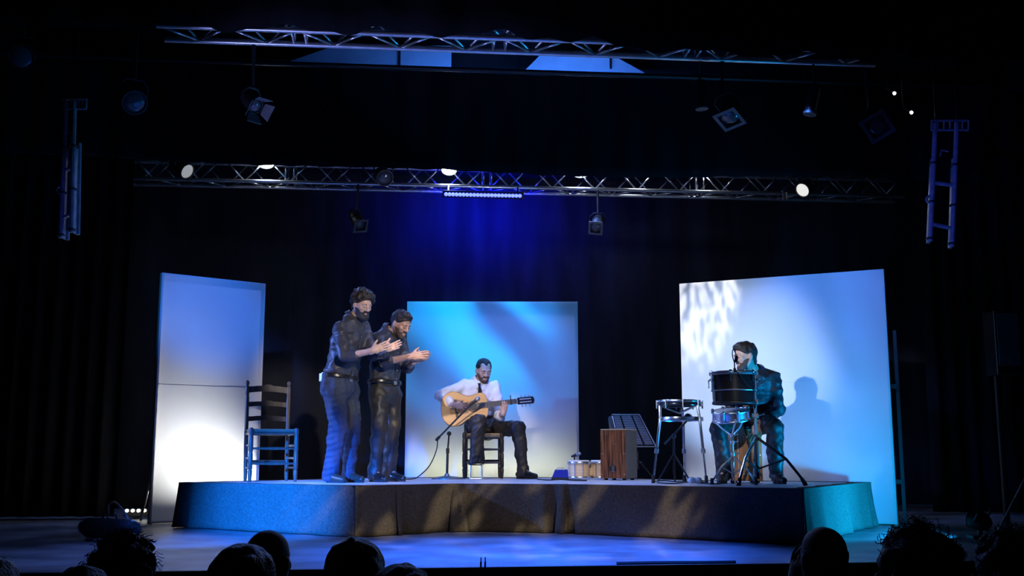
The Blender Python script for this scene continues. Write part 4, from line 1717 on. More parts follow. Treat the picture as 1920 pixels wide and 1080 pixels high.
listener('spectator with frizzy curly hair in the front at left', 236, 1003, 115, 4.1, 'curly')
listener('spectator low in front of the frizzy-haired one, only the crown showing', 158, 1060, 90, 3.15, 'short', yaw=176)
listener('spectator cut off by the left picture edge', -10, 1042, 90, 4.15, 'thick')
listener('dark-haired spectator overlapping the balding one', 459, 1019, 100, 3.3, 'thick', yaw=172)
listener('balding spectator with blue light on the crown, left of centre', 506, 993, 90, 4.15, 'bald', yaw=165)
listener('spectator with smooth dark hair below the platform corner', 667, 1006, 92, 3.7, 'thick', yaw=184)
listener('spectator low at the bottom edge with spiky short hair', 752, 1057, 75, 2.95, 'short', yaw=188)
listener('bald spectator at right resting the cheek on one hand', 1540, 987, 86, 4.05, 'bald', yaw=192, hand=True)
listener('spectator with thick wavy hair and glasses at right', 1712, 987, 110, 3.35, 'curly', yaw=207, glasses=True)
listener('spectator with fuzzy hair cut by the right picture edge', 1885, 996, 110, 4.1, 'curly', yaw=190)


# ------------------------------------------------------------------ ladder-back chairs
def ladder_chair(label, loc, rz, m, w=.42, dp=.38, seat=.47, high=.97):
    """local: front is -y"""
    t = thing('ladder_back_chair', label, 'chair', loc, rz, 'rush-seated ladder-back chairs')
    hw, hd = w / 2, dp / 2
    K = dict(world_space=False)
    for s in (-1, 1):
        prof = [(.013, 0), (.017, .03), (.019, .06), (.022, .10), (.016, .115), (.022, .13), (.021, .26), (.016, .275), (.022, .29), (.022, seat - .05), (.018, seat - .035), (.024, seat - .02), (.022, seat + .02), (.010, seat + .032)]
        obj('leg', MB().lathe(prof, (s * hw, -hd, 0), (0, 0, 1), 12), m, t, **K)
        post = MB()
        pr = [(.014, 0), (.018, .04), (.020, .10), (.021, seat), (.019, seat + .02), (.020, high - .16), (.016, high - .15), (.020, high - .135), (.019, high - .06), (.013, high - .05),
              (.020, high - .03), (.018, high - .012), (.008, high)]
        lean = Vector((s * .006, .05, 1)).normalized()
        post.lathe(pr, (s * hw * .93, hd, 0), lean, 12)
        pst = obj('back_post', post, m, t, **K)
    # seat: four woven wedges meeting in the middle, over seat rails
    z = seat
    cs = [(-hw, -hd), (hw, -hd), (hw * .93, hd + .02), (-hw * .93, hd + .02)]
    for i in range(4):
        a_, b_ = cs[i], cs[(i + 1) % 4]
        wd = MB()
        wd.prism([(a_[0], a_[1], z - .018), (b_[0], b_[1], z - .018), (0, 0, z - .022)], (0, 0, .028))
        st = obj('seat_wedge', wd, M['rush'], t, False, **K)
        # strands of rush
        n = 9
        for k in range(n):
            f = k / n
            p = Vector((a_[0], a_[1], 0)).lerp(Vector((0, 0, 0)), f)
            q = Vector((b_[0], b_[1], 0)).lerp(Vector((0, 0, 0)), f)
            obj('strand', MB().tube([p + Vector((0, 0, z + .012)), q + Vector((0, 0, z + .012))], .009, 5), M['rush'], st, **K)
    for (a_, b_) in zip(cs, cs[1:] + cs[:1]):
        obj('seat_rail', MB().tube([(a_[0], a_[1], z - .02), (b_[0], b_[1], z - .02)], .014, 8), m, t, **K)
    # stretchers
    for zz in (.17, .31):
        obj('stretcher', MB().tube([(-hw, -hd, zz), (0, -hd, zz), (hw, -hd, zz)], [.009, .014, .009], 8), m, t, **K)
    for s in (-1, 1):
        for zz in (.13, .22, .34):
            obj('stretcher', MB().tube([(s * hw, -hd, zz), (s * hw * .96, 0, zz), (s * hw * .93, hd + .01, zz)], [.008, .012, .008], 8), m, t, **K)
    obj('stretcher', MB().tube([(-hw * .93, hd + .01, .19), (hw * .93, hd + .01, .19)], .011, 8), m, t, **K)
    # three curved slats
    for (zc, hgt) in ((seat + .13, .07), (seat + .27, .07), (seat + .415, .09)):
        mb = MB()
        n = 14
        ring = []
        for i in range(n + 1):
            f = i / n
            x = (-hw + .012 + (w - .024) * f) * .93
            y = hd + .05 * zc + .018 * math.sin(math.pi * f)
            bump = .55 + .45 * math.sin(math.pi * f) ** 2 + (.12 * math.cos(math.pi * 6 * (f - .5)) if abs(f - .5) < .25 else 0)
            top = zc + hgt * .5 * bump
            bot = zc - hgt * .5 * (.8 - .35 * math.sin(math.pi * f))
            ring.append([Vector((x, y - .006, bot)), Vector((x, y + .006, bot)), Vector((x, y + .006, top)), Vector((x, y - .006, top))])
        mb.rings(ring)
        obj('slat', mb, m, t, **K)
    return t


ladder_chair('empty dark wooden ladder-back chair at the left end of the platform', (-2.30, 10.26, PT), R(22), M['chairwood'])
ladder_chair('black ladder-back chair the guitarist sits on', (-.315, 11.72, PT), R(2), M['chairblack'], w=.40, dp=.40, seat=.46, high=.86)

# ------------------------------------------------------------------ guitar
gc = P(888, 762, 11.40)
ang = R(7)
gx = Vector((math.cos(ang), .05, math.sin(ang))).normalized()        # towards the head
gn = Vector((-.05, -1, .12)).normalized()                            # the way the top faces
gn = (gn - gx * gn.dot(gx)).normalized()
gy = gn.cross(gx).normalized()                                       # up across the strings
if gy.z < 0:
    gy = -gy
GM = Matrix(((gx.x, gy.x, gn.x), (gx.y, gy.y, gn.y), (gx.z, gy.z, gn.z)))
gt = thing('acoustic_guitar', 'honey-coloured acoustic guitar with dark fingerboard in the arms of the man in white', 'guitar', gc)
gp = lambda x, y, z: gc + GM @ Vector((x, y, z))
# outline: x from lower bout end (-.335) to the heel (.15); sound hole at 0
prof = [(-.345, 0), (-.340, .07), (-.318, .125), (-.275, .167), (-.215, .184), (-.155, .172), (-.105, .142), (-.065, .123), (-.03, .118), (.01, .123), (.05, .134), (.09, .138), (.122, .126), (.142, .095), (.150, .05), (.151, 0)]
pr = spline([(x, y, 0) for x, y in prof], 3)
outl = [(p.x, p.y) for p in pr] + [(p.x, -p.y) for p in reversed(pr[1:-1])]
DEP = .095
gb = obj('body', MB().prism([gp(x, y, -DEP) for x, y in outl], gn * (DEP - .004)), M['guitarside'], gt)
top_ = obj('soundboard', MB().prism([gp(x, y, -.004) for x, y in outl], gn * .004), M['spruce'], gt)
obj('sound_hole', MB().lathe([(.0425, 0), (.0425, .0012), (.001, .0013)], gp(0, 0, 0), gn, 28), M['black'], top_)
obj('rosette', MB().torus(gp(0, 0, .0005), gn, .054, .009, 36, 6, .0014), M['rosette'], top_)
edge = MB()
edge.tube([gp(x, y, 0) for x, y in outl] + [gp(*outl[0], 0)], .0028, 5)
obj('binding', edge, M['cedar'], gb)
br = obj('bridge', MB().box(gp(-.185, 0, .005), (.028, .19, .010), GM), M['ebony'], gt, False, .002)
obj('saddle', MB().box(gp(-.18, 0, .011), (.003, .08, .006), GM), M['bone'], br, False)
nk = MB()
rings = []
for (x, hw_) in ((.07, .031), (.15, .030), (.30, .028), (.465, .026)):
    rings.append([gp(x, hw_, -.001), gp(x, hw_ * .8, -.018), gp(x, 0, -.026), gp(x, -hw_ * .8, -.018), gp(x, -hw_, -.001)])
nk.rings(rings)
neck = obj('neck', nk, M['cedar'], gt)
fb = MB()
fb.prism([gp(.05, -.0315, .0), gp(.05, .0315, .0), gp(.465, .026, .0), gp(.465, -.026, .0)], gn * .007)
fbo = obj('fingerboard', fb, M['ebony'], gt, False)
for k in range(1, 20):
    x = .465 - .65 * (1 - 2 ** (-k / 12.0))
    if x > .055:
        h_ = .026 + (.465 - x) * .013
        obj('fret', MB().tube([gp(x, -h_, .0075), gp(x, h_, .0075)], .0012, 4), M['steel'], fbo)
hd = MB()
hd.prism([gp(.465, -.027, -.016), gp(.475, -.036, -.018), gp(.64, -.038, -.045), gp(.652, -.02, -.047), gp(.655, 0, -.047), gp(.652, .02, -.047), gp(.64, .038, -.045), gp(.475, .036, -.018), gp(.465, .027, -.016)], gn * .017)
hdo = obj('headstock', hd, M['ebony'], gt, False)
for s in (-1, 1):
    obj('head_slot', MB().prism([gp(.495, s * .010, -.002), gp(.62, s * .010, -.024), gp(.62, s * .022, -.024), gp(.495, s * .022, -.002)], gn * .003), M['bone'], hdo, False)
    for k in range(3):
        x = .515 + k * .042
        tz = -.012 - (x - .465) * .17
        pg = obj('tuning_peg', MB().tube([gp(x, s * .030, tz), gp(x, s * .052, tz - .004)], .004, 6), M['steel'], hdo)
        obj('peg_button', MB().ball(gp(x, s * .058, tz - .006), .011, 8, 6, (.8, .5, 1)), M['bone'], hdo)
obj('nut', MB().box(gp(.467, 0, .006), (.005, .052, .007), GM), M['bone'], gt, False)
for k in range(6):
    y = (k - 2.5)
    obj('string', MB().tube([gp(-.18, y * .0115, .014), gp(.467, y * .0085, .0100)], .0009, 4), M['string'], gt)
cap = obj('capo', MB().box(gp(.40, 0, .013), (.014, .064, .012), GM), M['black'], gt, False, .002)
obj('capo_lever', MB().tube([gp(.40, .03, .012), gp(.402, .052, .010), gp(.404, .07, .0)], .006, 6), M['black'], cap)

# ------------------------------------------------------------------ foot rest, microphone stand
fr = thing('foot_rest', 'small wire foot rest under the guitarist', 'foot rest', (P(893, 870, 11.22).x, 11.22, PT))
fx = fr.location.x
for s in (-1, 1):
    obj('wire_frame', MB().tube([(fx + s * .055, 11.12, PT + .145), (fx + s * .06, 11.10, PT + .01), (fx + s * .06, 11.34, PT + .01), (fx + s * .055, 11.30, PT + .150)], .006, 6), M['chrome'], fr)
obj('foot_plate', MB().box((fx, 11.22, PT + .150), (.125, .24, .010), Matrix.Rotation(R(0), 3, 'X')), M['matt'], fr, False, .003)
obj('cross_wire', MB().tube([(fx - .06, 11.12, PT + .01), (fx + .06, 11.12, PT + .01)], .006, 6), M['chrome'], fr)


def mic(parent, tip, back, r=.024):
    """handheld-type microphone: grille at tip, body towards back"""
    tip, back = Vector(tip), Vector(back)
    d = (tip - back).normalized()
    L = (tip - back).length
    b = obj('microphone', MB().lathe([(.010, 0), (.012, .01), (.017, L * .6), (.019, L * .7)], back, d, 12), M['matt'], parent)
    obj('grille_ball', MB().lathe([(.019, 0), (r, .012), (r, .03), (r * .7, .045), (.002, .052)], back + d * L * .7, d, 14), M['steel'], b)


ms = thing('microphone_stand', 'boom microphone stand with round base in front of the guitar', 'microphone stand', (P(838, 898, 11.35).x, 11.35, PT))
bx = ms.location.x
obj('base', MB().lathe([(.16, 0), (.16, .010), (.13, .022), (.03, .034), (.018, .06)], (bx, 11.35, PT), (0, 0, 1), 28), M['steel'], ms)
ptop = P(842, 813, 11.35)
obj('pole', MB().tube([(bx, 11.35, PT + .03), (bx + .005, 11.35, PT + .30)], .013, 10), M['matt'], ms)
obj('pole', MB().tube([(bx + .005, 11.35, PT + .28), ptop], .009, 10), M['matt'], ms)
obj('clutch', MB().lathe([(.018, 0), (.018, .05)], (bx + .005, 11.35, PT + .27), (0, 0, 1), 12), M['black'], ms)
obj('boom_joint', MB().ball(ptop, .024, 12, 8), M['black'], ms)
b0, b1 = P(821, 822, 11.33), P(885, 756, 11.20)
obj('boom', MB().tube([b0, b1], .009, 10), M['matt'], ms)
obj('counterweight', MB().lathe([(.014, 0), (.017, .02), (.014, .06)], b0 - (b1 - b0).normalized() * .03, b1 - b0, 12), M['black'], ms)
mic(ms, P(897, 747, 11.21), P(882, 759, 11.20))
cp = [b0, P(818, 845, 11.33), P(806, 872, 11.3), P(790, 889, 11.2), Vector((P(775, 897, 11.0).x, 11.0, PT + .012)), Vector((P(745, 899, 10.9).x, 10.9, PT + .012))]
tag(obj('microphone_cable', MB().tube(spline(cp, 8), .006, 6), M['cable']), 'thin dark cable drooping from the boom stand to the deck', 'cable')

# ------------------------------------------------------------------ bongos
def bongo_drum(parent, c, r, h, lugs=8):
    b = obj('shell', MB().lathe([(r * .92, 0), (r * .99, h * .4), (r, h * .6), (r * .97, h)], c, (0, 0, 1), 24), M['bongo'], parent)
    obj('drum_head', MB().lathe([(r * 1.02, h), (r * 1.02, h + .012), (r * .9, h + .016), (.002, h + .016)], c, (0, 0, 1), 24), M['skinhead'], b)
    obj('rim', MB().torus(Vector(c) + Vector((0, 0, h - .012)), (0, 0, 1), r * 1.06, .009, 28, 8, .014), M['chrome'], b)
    obj('bottom_ring', MB().torus(Vector(c) + Vector((0, 0, .012)), (0, 0, 1), r * 1.0, .008, 28, 8, .012), M['chrome'], b)
    for k in range(lugs):
        a_ = 2 * math.pi * k / lugs + .3
        d = Vector((math.cos(a_), math.sin(a_), 0))
        lg = obj('lug_rod', MB().tube([Vector(c) + d * r * 1.07 + Vector((0, 0, h + .004)), Vector(c) + d * r * 1.08 + Vector((0, 0, h * .5)), Vector(c) + d * r * 1.02 + Vector((0, 0, .012))], .005, 6), M['chrome'], b)
        obj('lug_claw', MB().box(Vector(c) + d * r * 1.09 + Vector((0, 0, h - .012)), (.018, .018, .03), Matrix.Rotation(a_, 3, 'Z')), M['chrome'], b, False, .002)
    return b


bc = P(1086, 897, 11.1)
bg = thing('bongo_drums', 'pair of pale wooden bongo drums with chrome hardware beside the striped box drum', 'bongos', (bc.x, 11.1, PT))
bongo_drum(bg, (bc.x, 11.1, PT + .012), .105, .17)
bongo_drum(bg, (bc.x + .215, 11.16, PT + .012), .09, .17)
obj('centre_block', MB().box((bc.x + .115, 11.13, PT + .08), (.05, .06, .08)), M['bongo'], bg, False, .005)
# black clip mic standing behind the bongos
km = thing('clip_stand', 'small black stand peeking up behind the bongos', 'microphone stand', (bc.x - .02, 11.4, PT))
kx = bc.x - .03
obj('base', MB().lathe([(.07, 0), (.07, .012), (.012, .02)], (kx, 11.4, PT), (0, 0, 1), 18), M['black'], km)
obj('pole', MB().tube([(kx, 11.4, PT + .015), (kx, 11.4, PT + .235)], .008, 8), M['black'], km)
mic(km, (kx + .05, 11.38, PT + .262), (kx - .03, 11.42, PT + .235), .018)
# small blue wedge lamp on the deck
wl = P(1050, 896, 11.3)
ws = thing('deck_lamp', 'small blue wedge-shaped floor lamp left of the bongos', 'lamp', (wl.x, 11.35, PT))
obj('housing', MB().prism([(wl.x - .09, 11.22, PT), (wl.x + .09, 11.22, PT), (wl.x + .09, 11.42, PT), (wl.x - .09, 11.42, PT)], (.0, .0, .02)), M['black'], ws, False)
obj('face', MB().prism([(wl.x - .085, 11.23, PT + .02), (wl.x + .085, 11.23, PT + .02), (wl.x + .085, 11.36, PT + .10), (wl.x - .045, 11.36, PT + .10)], (0, .05, 0)),
    mat('blue_enamel', (.015, .02, .26), .65, 0, .1, 20, spec=.2), ws, False)
obj('handle', MB().tube([(wl.x - .03, 11.30, PT + .09), (wl.x - .03, 11.30, PT + .115), (wl.x + .04, 11.30, PT + .115), (wl.x + .04, 11.30, PT + .09)], .004, 6), M['chrome'], ws)


# ------------------------------------------------------------------ cajons
def cajon(label, front_l, front_r, h, depth, z0, mf, ms_, label_plate=True):
    a_, b_ = Vector((*front_l, z0)), Vector((*front_r, z0))
    xd = (b_ - a_).normalized()
    nd_ = Vector((-xd.y, xd.x, 0))
    w = (b_ - a_).length
    t = thing('box_drum', label, 'cajon', (a_ + b_) / 2 + nd_ * depth / 2, math.atan2(xd.y, xd.x))
    K = dict(world_space=False)
    ft = .018
    for sx in (-1, 1):
        for sy in (-1, 1):
            obj('foot', MB().lathe([(.018, 0), (.02, ft)], (sx * (w / 2 - .04), sy * (depth / 2 - .04), 0), (0, 0, 1), 10), M['rubber'], t, **K)
    zc = ft + (h - ft) / 2
    obj('body', MB().box((0, .004, zc), (w, depth - .008, h - ft)), ms_, t, False, .006, **K)
    f = obj('front_plate', MB().box((0, -depth / 2, zc - .002), (w - .004, .008, h - ft - .006)), mf, t, False, .002, **K)
    obj('top_plate', MB().box((0, 0, h + .004), (w, depth, .010)), M['ply'], t, False, .004, **K)
    for (x, z) in ((-w / 2 + .018, h * .53), (w / 2 - .018, h * .53), (-w / 2 + .018, h - .04), (w / 2 - .018, h - .04), (-w / 2 + .018, .06), (w / 2 - .018, .06), (.02, h * .72)):
        obj('screw', MB().ball((x, -depth / 2 - .004, z), .006, 8, 5, (1, .4, 1)), M['chrome'], f, **K)
    if label_plate:
        pl = obj('name_plate', MB().lathe([(.038, 0), (.038, .002), (.001, .0025)], (0, -depth / 2 - .004, .115), (0, -1, 0), 20), M['black'], f, **K)
        for s in (-1, 1):
            obj('mark', MB().box((s * .009, -depth / 2 - .0075, .118), (.006, .002, .055)), M['steel'], pl, False, **K)
        obj('mark', MB().box((0, -depth / 2 - .0075, .086), (.034, .002, .006)), M['steel'], pl, False, **K)
    return t


c0, c1 = P(1126, 897, 10.95), P(1174, 899, 10.80)
cajon('box drum with dark striped wooden front and grey sides', (c0.x, 10.92), (c1.x, 10.78), .50, .28, PT, M['cajonfront'], M['cajonside'])
d0, d1 = P(1376, 905, 9.72), P(1431, 905, 9.72)
dj = cajon('orange wooden box drum under the drummer', (d0.x, 9.72), (d1.x, 9.72), .47, .30, PT, M['cajonwarm'], M['cajonwarm'], False)
ln = MB()
for (x, z, sx, sz) in ((0, .08, .17, .004), (0, .41, .17, .004), (-.085, .245, .004, .33), (.085, .245, .004, .33)):
    ln.box((x, -.156, z), (sx, .003, sz))
obj('inlay_line', ln, M['bone'], dj, False, world_space=False)

# ------------------------------------------------------------------ stage monitor on a stand
Y0 = 11.55
tl, tr, br_, bl2 = P(1147, 778, Y0 + .12), P(1199, 778, Y0 + .12), P(1230, 838, Y0 - .05), P(1160, 838, Y0 - .05)
bk = Vector((.0, .26, -.02))
mo = thing('monitor_speaker', 'slanted loudspeaker with blue-lit perforated grille behind the striped box drum', 'loudspeaker', ((bl2.x + br_.x) / 2, Y0 + .1, PT))
cab = MB()
vs_ = [tl, tr, br_, bl2, tl + bk * .25 + Vector((-.04, 0, -.02)), tr + bk * .25, br_ + bk, bl2 + bk + Vector((-.05, 0, 0))]
cab.add(vs_, [(0, 1, 2, 3), (4, 7, 6, 5), (0, 4, 5, 1), (1, 5, 6, 2), (2, 6, 7, 3), (3, 7, 4, 0)])
obj('cabinet', cab, M['blackgloss'], mo, False, .008)
fn = (br_ - tl).cross(tr - tl).normalized()
if fn.y > 0:
    fn = -fn
for (f0, f1) in ((.05, .27), (.33, .67), (.73, .95)):
    g0 = [tl.lerp(tr, f0).lerp(bl2.lerp(br_, f0), .05), tl.lerp(tr, f1).lerp(bl2.lerp(br_, f1), .05),
          tl.lerp(tr, f1).lerp(bl2.lerp(br_, f1), .93), tl.lerp(tr, f0).lerp(bl2.lerp(br_, f0), .93)]
    pn = obj('grille_panel', MB().prism([q + fn * .003 for q in g0], fn * .007), M['grille'], mo, False)
    nr = 12
    for k in range(nr + 1):
        f = k / nr
        obj('grille_wire', MB().tube([g0[0].lerp(g0[3], f) + fn * .011, g0[1].lerp(g0[2], f) + fn * .011], .0022, 4), M['bluemetal'], pn)
obj('edge_strip', MB().tube([tl + fn * .008, tr + fn * .008], .008, 6), M['bluemetal'], mo)
obj('edge_strip', MB().tube([tr + fn * .006, br_ + fn * .006], .006, 6), M['bluemetal'], mo)
obj('edge_strip', MB().tube([bl2 + fn * .006, br_ + fn * .006], .006, 6), M['bluemetal'], mo)
sx_, sy_ = (bl2.x + br_.x) / 2 + .02, Y0 + .1
obj('stand_pole', MB().tube([(sx_, sy_, bl2.z - .005), (sx_, sy_, PT + .10)], .016, 10), M['matt'], mo)
for k in range(3):
    a_ = R(90 + 120 * k + 25)
    d = Vector((math.cos(a_), math.sin(a_), 0))
    lg = obj('stand_leg', MB().tube([Vector((sx_, sy_, PT + .20)), Vector((sx_, sy_, 0)) + d * .16 + Vector((0, 0, PT + .010))], .010, 8), M['matt'], mo)
    obj('rubber_foot', MB().ball(Vector((sx_, sy_, PT + .011)) + d * .16, .012, 8, 6), M['rubber'], lg)
obj('height_knob', MB().ball((sx_ + .03, sy_ - .01, PT + .17), .02, 8, 6), M['black'], mo)
# white cup on the back of the deck
# ------------------------------------------------------------------ hoop drum on three legs
hc_ = P(1274, 757, 9.75)
hd_ = thing('hoop_drum', 'skeletal shell-less hoop drum on three splayed chrome legs', 'drum', (hc_.x, 9.75, PT))
HR = .195
for dz, rr in ((0, .011), (.03, .009)):
    obj('hoop', MB().torus(hc_ + Vector((0, 0, dz - .01)), (0, 0, 1), HR, rr, 40, 8, rr * 1.3), M['chrome'] if dz else M['blackgloss'], hd_)
obj('drum_head', MB().lathe([(HR, 0), (HR, .004), (.002, .005)], hc_ + Vector((0, 0, .012)), (0, 0, 1), 32), M['black'], hd_)
for k in range(8):
    a_ = 2 * math.pi * k / 8
    d = Vector((math.cos(a_), math.sin(a_), 0))
    obj('tension_bolt', MB().tube([hc_ + d * (HR + .012) + Vector((0, 0, .03)), hc_ + d * (HR + .012) + Vector((0, 0, -.045))], .007, 6), M['chrome'], hd_)
mc = P(1277, 786, 9.75)
obj('support_ring', MB().torus(mc, (0, 0, 1), HR + .005, .006, 40, 6, .020), M['chrome'], hd_)
for k in range(3):
    a_ = R(195 + 120 * k)
    d = Vector((math.cos(a_), math.sin(a_), 0))
    obj('spoke', MB().tube([hc_ + d * (HR - .01) + Vector((0, 0, -.02)), hc_ + Vector((0, 0, -.085))], .010, 6), M['steel'], hd_)
    obj('arm', MB().tube([hc_ + d * HR + Vector((0, 0, -.02)), mc + d * (HR + .01)], .013, 8), M['chrome'], hd_)
    foot = Vector((hc_.x, 9.75, PT + .02)) + d * (HR + .075)
    s0 = mc + d * (HR + .01)
    m_ = s0.lerp(foot, .52)
    lg = obj('leg', MB().tube([s0, m_], .013, 8), M['chrome'], hd_)
    obj('leg_tip', MB().tube([m_, foot], .009, 8), M['chrome'], lg)
    obj('leg_clamp', MB().tube([m_ - (foot - s0).normalized() * .02, m_ + (foot - s0).normalized() * .02], .020, 8), M['steel'], lg)
    obj('rubber_foot', MB().tube([foot + Vector((0, 0, .05)), foot - Vector((0, 0, .02))], [.014, .018], 8), M['rubber'], lg)
# microphone on a low tripod beneath it
m2 = thing('low_microphone_stand', 'short black tripod with round microphone under the hoop drum', 'microphone stand', (P(1264, 880, 9.98).x, 9.98, PT))
tx_ = m2.location.x
obj('pole', MB().tube([(tx_, 9.98, PT + .08), P(1263, 822, 9.98)], .010, 8), M['matt'], m2)
for k in range(3):
    a_ = R(80 + 120 * k)
    d = Vector((math.cos(a_), math.sin(a_), 0))
    obj('tripod_leg', MB().tube([Vector((tx_, 9.98, PT + .26)), Vector((tx_, 9.98, PT + .010)) + d * .17], .008, 6), M['matt'], m2)
obj('boom', MB().tube([P(1246, 833, 9.98), P(1288, 789, 9.92)], .010, 8), M['matt'], m2)
obj('boom_joint', MB().ball(P(1263, 818, 9.97), .024, 10, 8), M['black'], m2)
q = P(1293, 784, 9.90)
hm = obj('microphone', MB().lathe([(.03, 0), (.038, .01), (.038, .035), (.03, .045)], q, (-.6, -.75, .2), 18), M['steel'], m2)
obj('mic_grille', MB().lathe([(.034, 0), (.02, .008), (.002, .010)], q + Vector((-.6, -.75, .2)).normalized() * .045, (-.6, -.75, .2), 18), M['blackgloss'], hm)

# ------------------------------------------------------------------ drummer's drums
def lug_set(parent, c, r, z0, z1, n, rot=None, m=None):
    for k in range(n):
        a_ = 2 * math.pi * k / n + .2
        d = Vector((math.cos(a_), math.sin(a_), 0))
        p0, p1, pm = d * (r + .012) + Vector((0, 0, z1 + .01)), d * (r + .012) + Vector((0, 0, z0)), d * (r + .010) + Vector((0, 0, (z0 + z1) / 2))
        if rot is not None:
            p0, p1, pm, dd = rot @ p0, rot @ p1, rot @ pm, rot @ d
        lg = obj('lug', MB().tube([c + p0, c + p1], .007, 6), m or M['chrome'], parent)
        obj('lug_claw', MB().ball(c + p0, .015, 8, 6), m or M['chrome'], parent)


DY = 9.12
dc = P(1377, 757, DY)
bd_ = thing('floor_drum', 'black deep drum with chrome lugs in front of the drummer', 'drum', (dc.x, DY, PT))
RD = .188
dh = .255
obj('shell', MB().lathe([(RD * .96, 0), (RD * .97, dh * .42), (RD, dh * .44), (RD, dh)], dc, (0, 0, 1), 36), M['blackgloss'], bd_)
obj('shell_band', MB().torus(dc + Vector((0, 0, dh * .43)), (0, 0, 1), RD + .002, .004, 36, 6, .006), M['steel'], bd_)
obj('hoop', MB().torus(dc + Vector((0, 0, dh)), (0, 0, 1), RD + .010, .009, 40, 8, .016), M['steel'], bd_)
obj('bottom_hoop', MB().torus(dc + Vector((0, 0, .004)), (0, 0, 1), RD * .97, .006, 40, 8, .012), M['matt'], bd_)
obj('drum_head', MB().lathe([(RD, dh), (RD, dh + .006), (.002, dh + .008)], dc, (0, 0, 1), 32), M['skinhead'], bd_)
lug_set(bd_, dc, RD, dh - .075, dh, 6)
# its stand: an upright pole at the right with a tripod of double-braced legs
px_ = P(1418, 800, DY).x
py_ = DY + .02
obj('stand_pole', MB().tube([(px_, py_, PT + .06), (px_, py_, dc.z + .27)], .014, 10), M['chrome'], bd_)
obj('stand_pole', MB().tube([(px_, py_, PT + .05), (px_, py_, PT + .42)], .018, 10), M['matt'], bd_)
for zz in (dc.z + .20, dc.z + .02, dc.z - .10):
    obj('stand_clamp', MB().box((px_, py_, zz), (.05, .05, .04)), M['chrome'], bd_, False, .006)
    obj('wing_screw', MB().tube([(px_ + .02, py_ - .03, zz), (px_ + .065, py_ - .05, zz + .012)], .007, 6), M['chrome'], bd_)
obj('mount_arm', MB().tube([(px_, py_, dc.z + .12), (dc.x + RD, DY, dc.z + .12)], .012, 8), M['chrome'], bd_)
obj('mount_arm', MB().tube([(dc.x - RD, DY, dc.z + .21), (dc.x - RD - .03, DY - .01, dc.z + .19), (dc.x - RD - .03, DY - .01, dc.z + .13)], .008, 8), M['chrome'], bd_)
for (fu, fv, fy) in ((1511, 911, 8.85), (1385, 910, 8.80), (1413, 906, 9.38)):
    f = P(fu, fv, fy)
    f.z = PT + .02
    hub = Vector((px_, py_, PT + .40))
    kn = hub.lerp(f, .62) + Vector((0, 0, .05))
    lg = obj('stand_leg', MB().tube([hub, kn, f], .012, 8), M['matt'] if fu > 1450 else M['chrome'], bd_)
    obj('leg_brace', MB().tube([Vector((px_, py_, PT + .13)), kn], .008, 6), M['matt'], lg)
    obj('rubber_foot', MB().tube([f + (kn - f).normalized() * .05, f - Vector((0, 0, .018))], [.016, .02], 8), M['rubber'], lg)
# clip microphone on the rim
q0 = dc + Vector((-.03, -RD - .012, dh + .005))
cmx = thing('clip_microphone', 'black loop-shaped clip microphone standing on the rim of the black drum', 'microphone', q0)
obj('clip', MB().box(q0 + Vector((0, .0, .01)), (.02, .022, .035)), M['black'], cmx, False, .003)
obj('stem', MB().tube([q0 + Vector((0, 0, .02)), q0 + Vector((0, 0, .07)), q0 + Vector((.012, 0, .10))], .006, 6), M['black'], cmx)
obj('capsule', MB().tube([q0 + Vector((.012, 0, .075)), q0 + Vector((.02, 0, .13))], [.016, .013], 10), M['matt'], cmx)
obj('loop', MB().tube(spline([q0 + Vector((0, 0, .07)), q0 + Vector((-.015, 0, .13)), q0 + Vector((-.012, 0, .175)), q0 + Vector((.004, 0, .185)), q0 + Vector((.012, 0, .15)), q0 + Vector((.016, 0, .12))], 5), .0045, 6), M['black'], cmx)
obj('lead', MB().tube(spline([q0 + Vector((.0, -.01, .02)), q0 + Vector((.05, -.02, -.05)), q0 + Vector((.10, -.02, -.12)), q0 + Vector((.17, .0, -.17))], 6), .004, 5), M['cable'], cmx)

# snare below on its own chrome stand
SY = 9.26
sc_ = P(1371, 787, SY)
sn = thing('snare_drum', 'small pale snare drum on a chrome stand below the black drum', 'drum', (sc_.x, SY, PT))
rot = Matrix.Rotation(R(-6), 3, 'Y') @ Matrix.Rotation(R(10), 3, 'X')
axs = rot @ Vector((0, 0, 1))
RS, sh_ = .150, .075
obj('shell', MB().lathe([(RS, 0), (RS, sh_)], sc_, axs, 32), M['chrome'], sn)
for zz in (0, sh_):
    obj('hoop', MB().torus(sc_ + axs * zz, axs, RS + .008, .008, 36, 8, .010), M['chrome'], sn)
obj('drum_head', MB().lathe([(RS, sh_), (RS * .98, sh_ + .006), (.002, sh_ + .007)], sc_, axs, 28), M['white'], sn)
obj('bottom_head', MB().lathe([(RS, -.004), (RS, 0), (.002, .001)], sc_, axs, 28), M['white'], sn)
lug_set(sn, sc_, RS, .0, sh_, 8, rot)
sp_ = Vector((sc_.x + .005, SY + .01, PT))
obj('stand_pole', MB().tube([sp_ + Vector((0, 0, .06)), Vector((sp_.x, sp_.y, sc_.z - .13))], .013, 8), M['chrome'], sn)
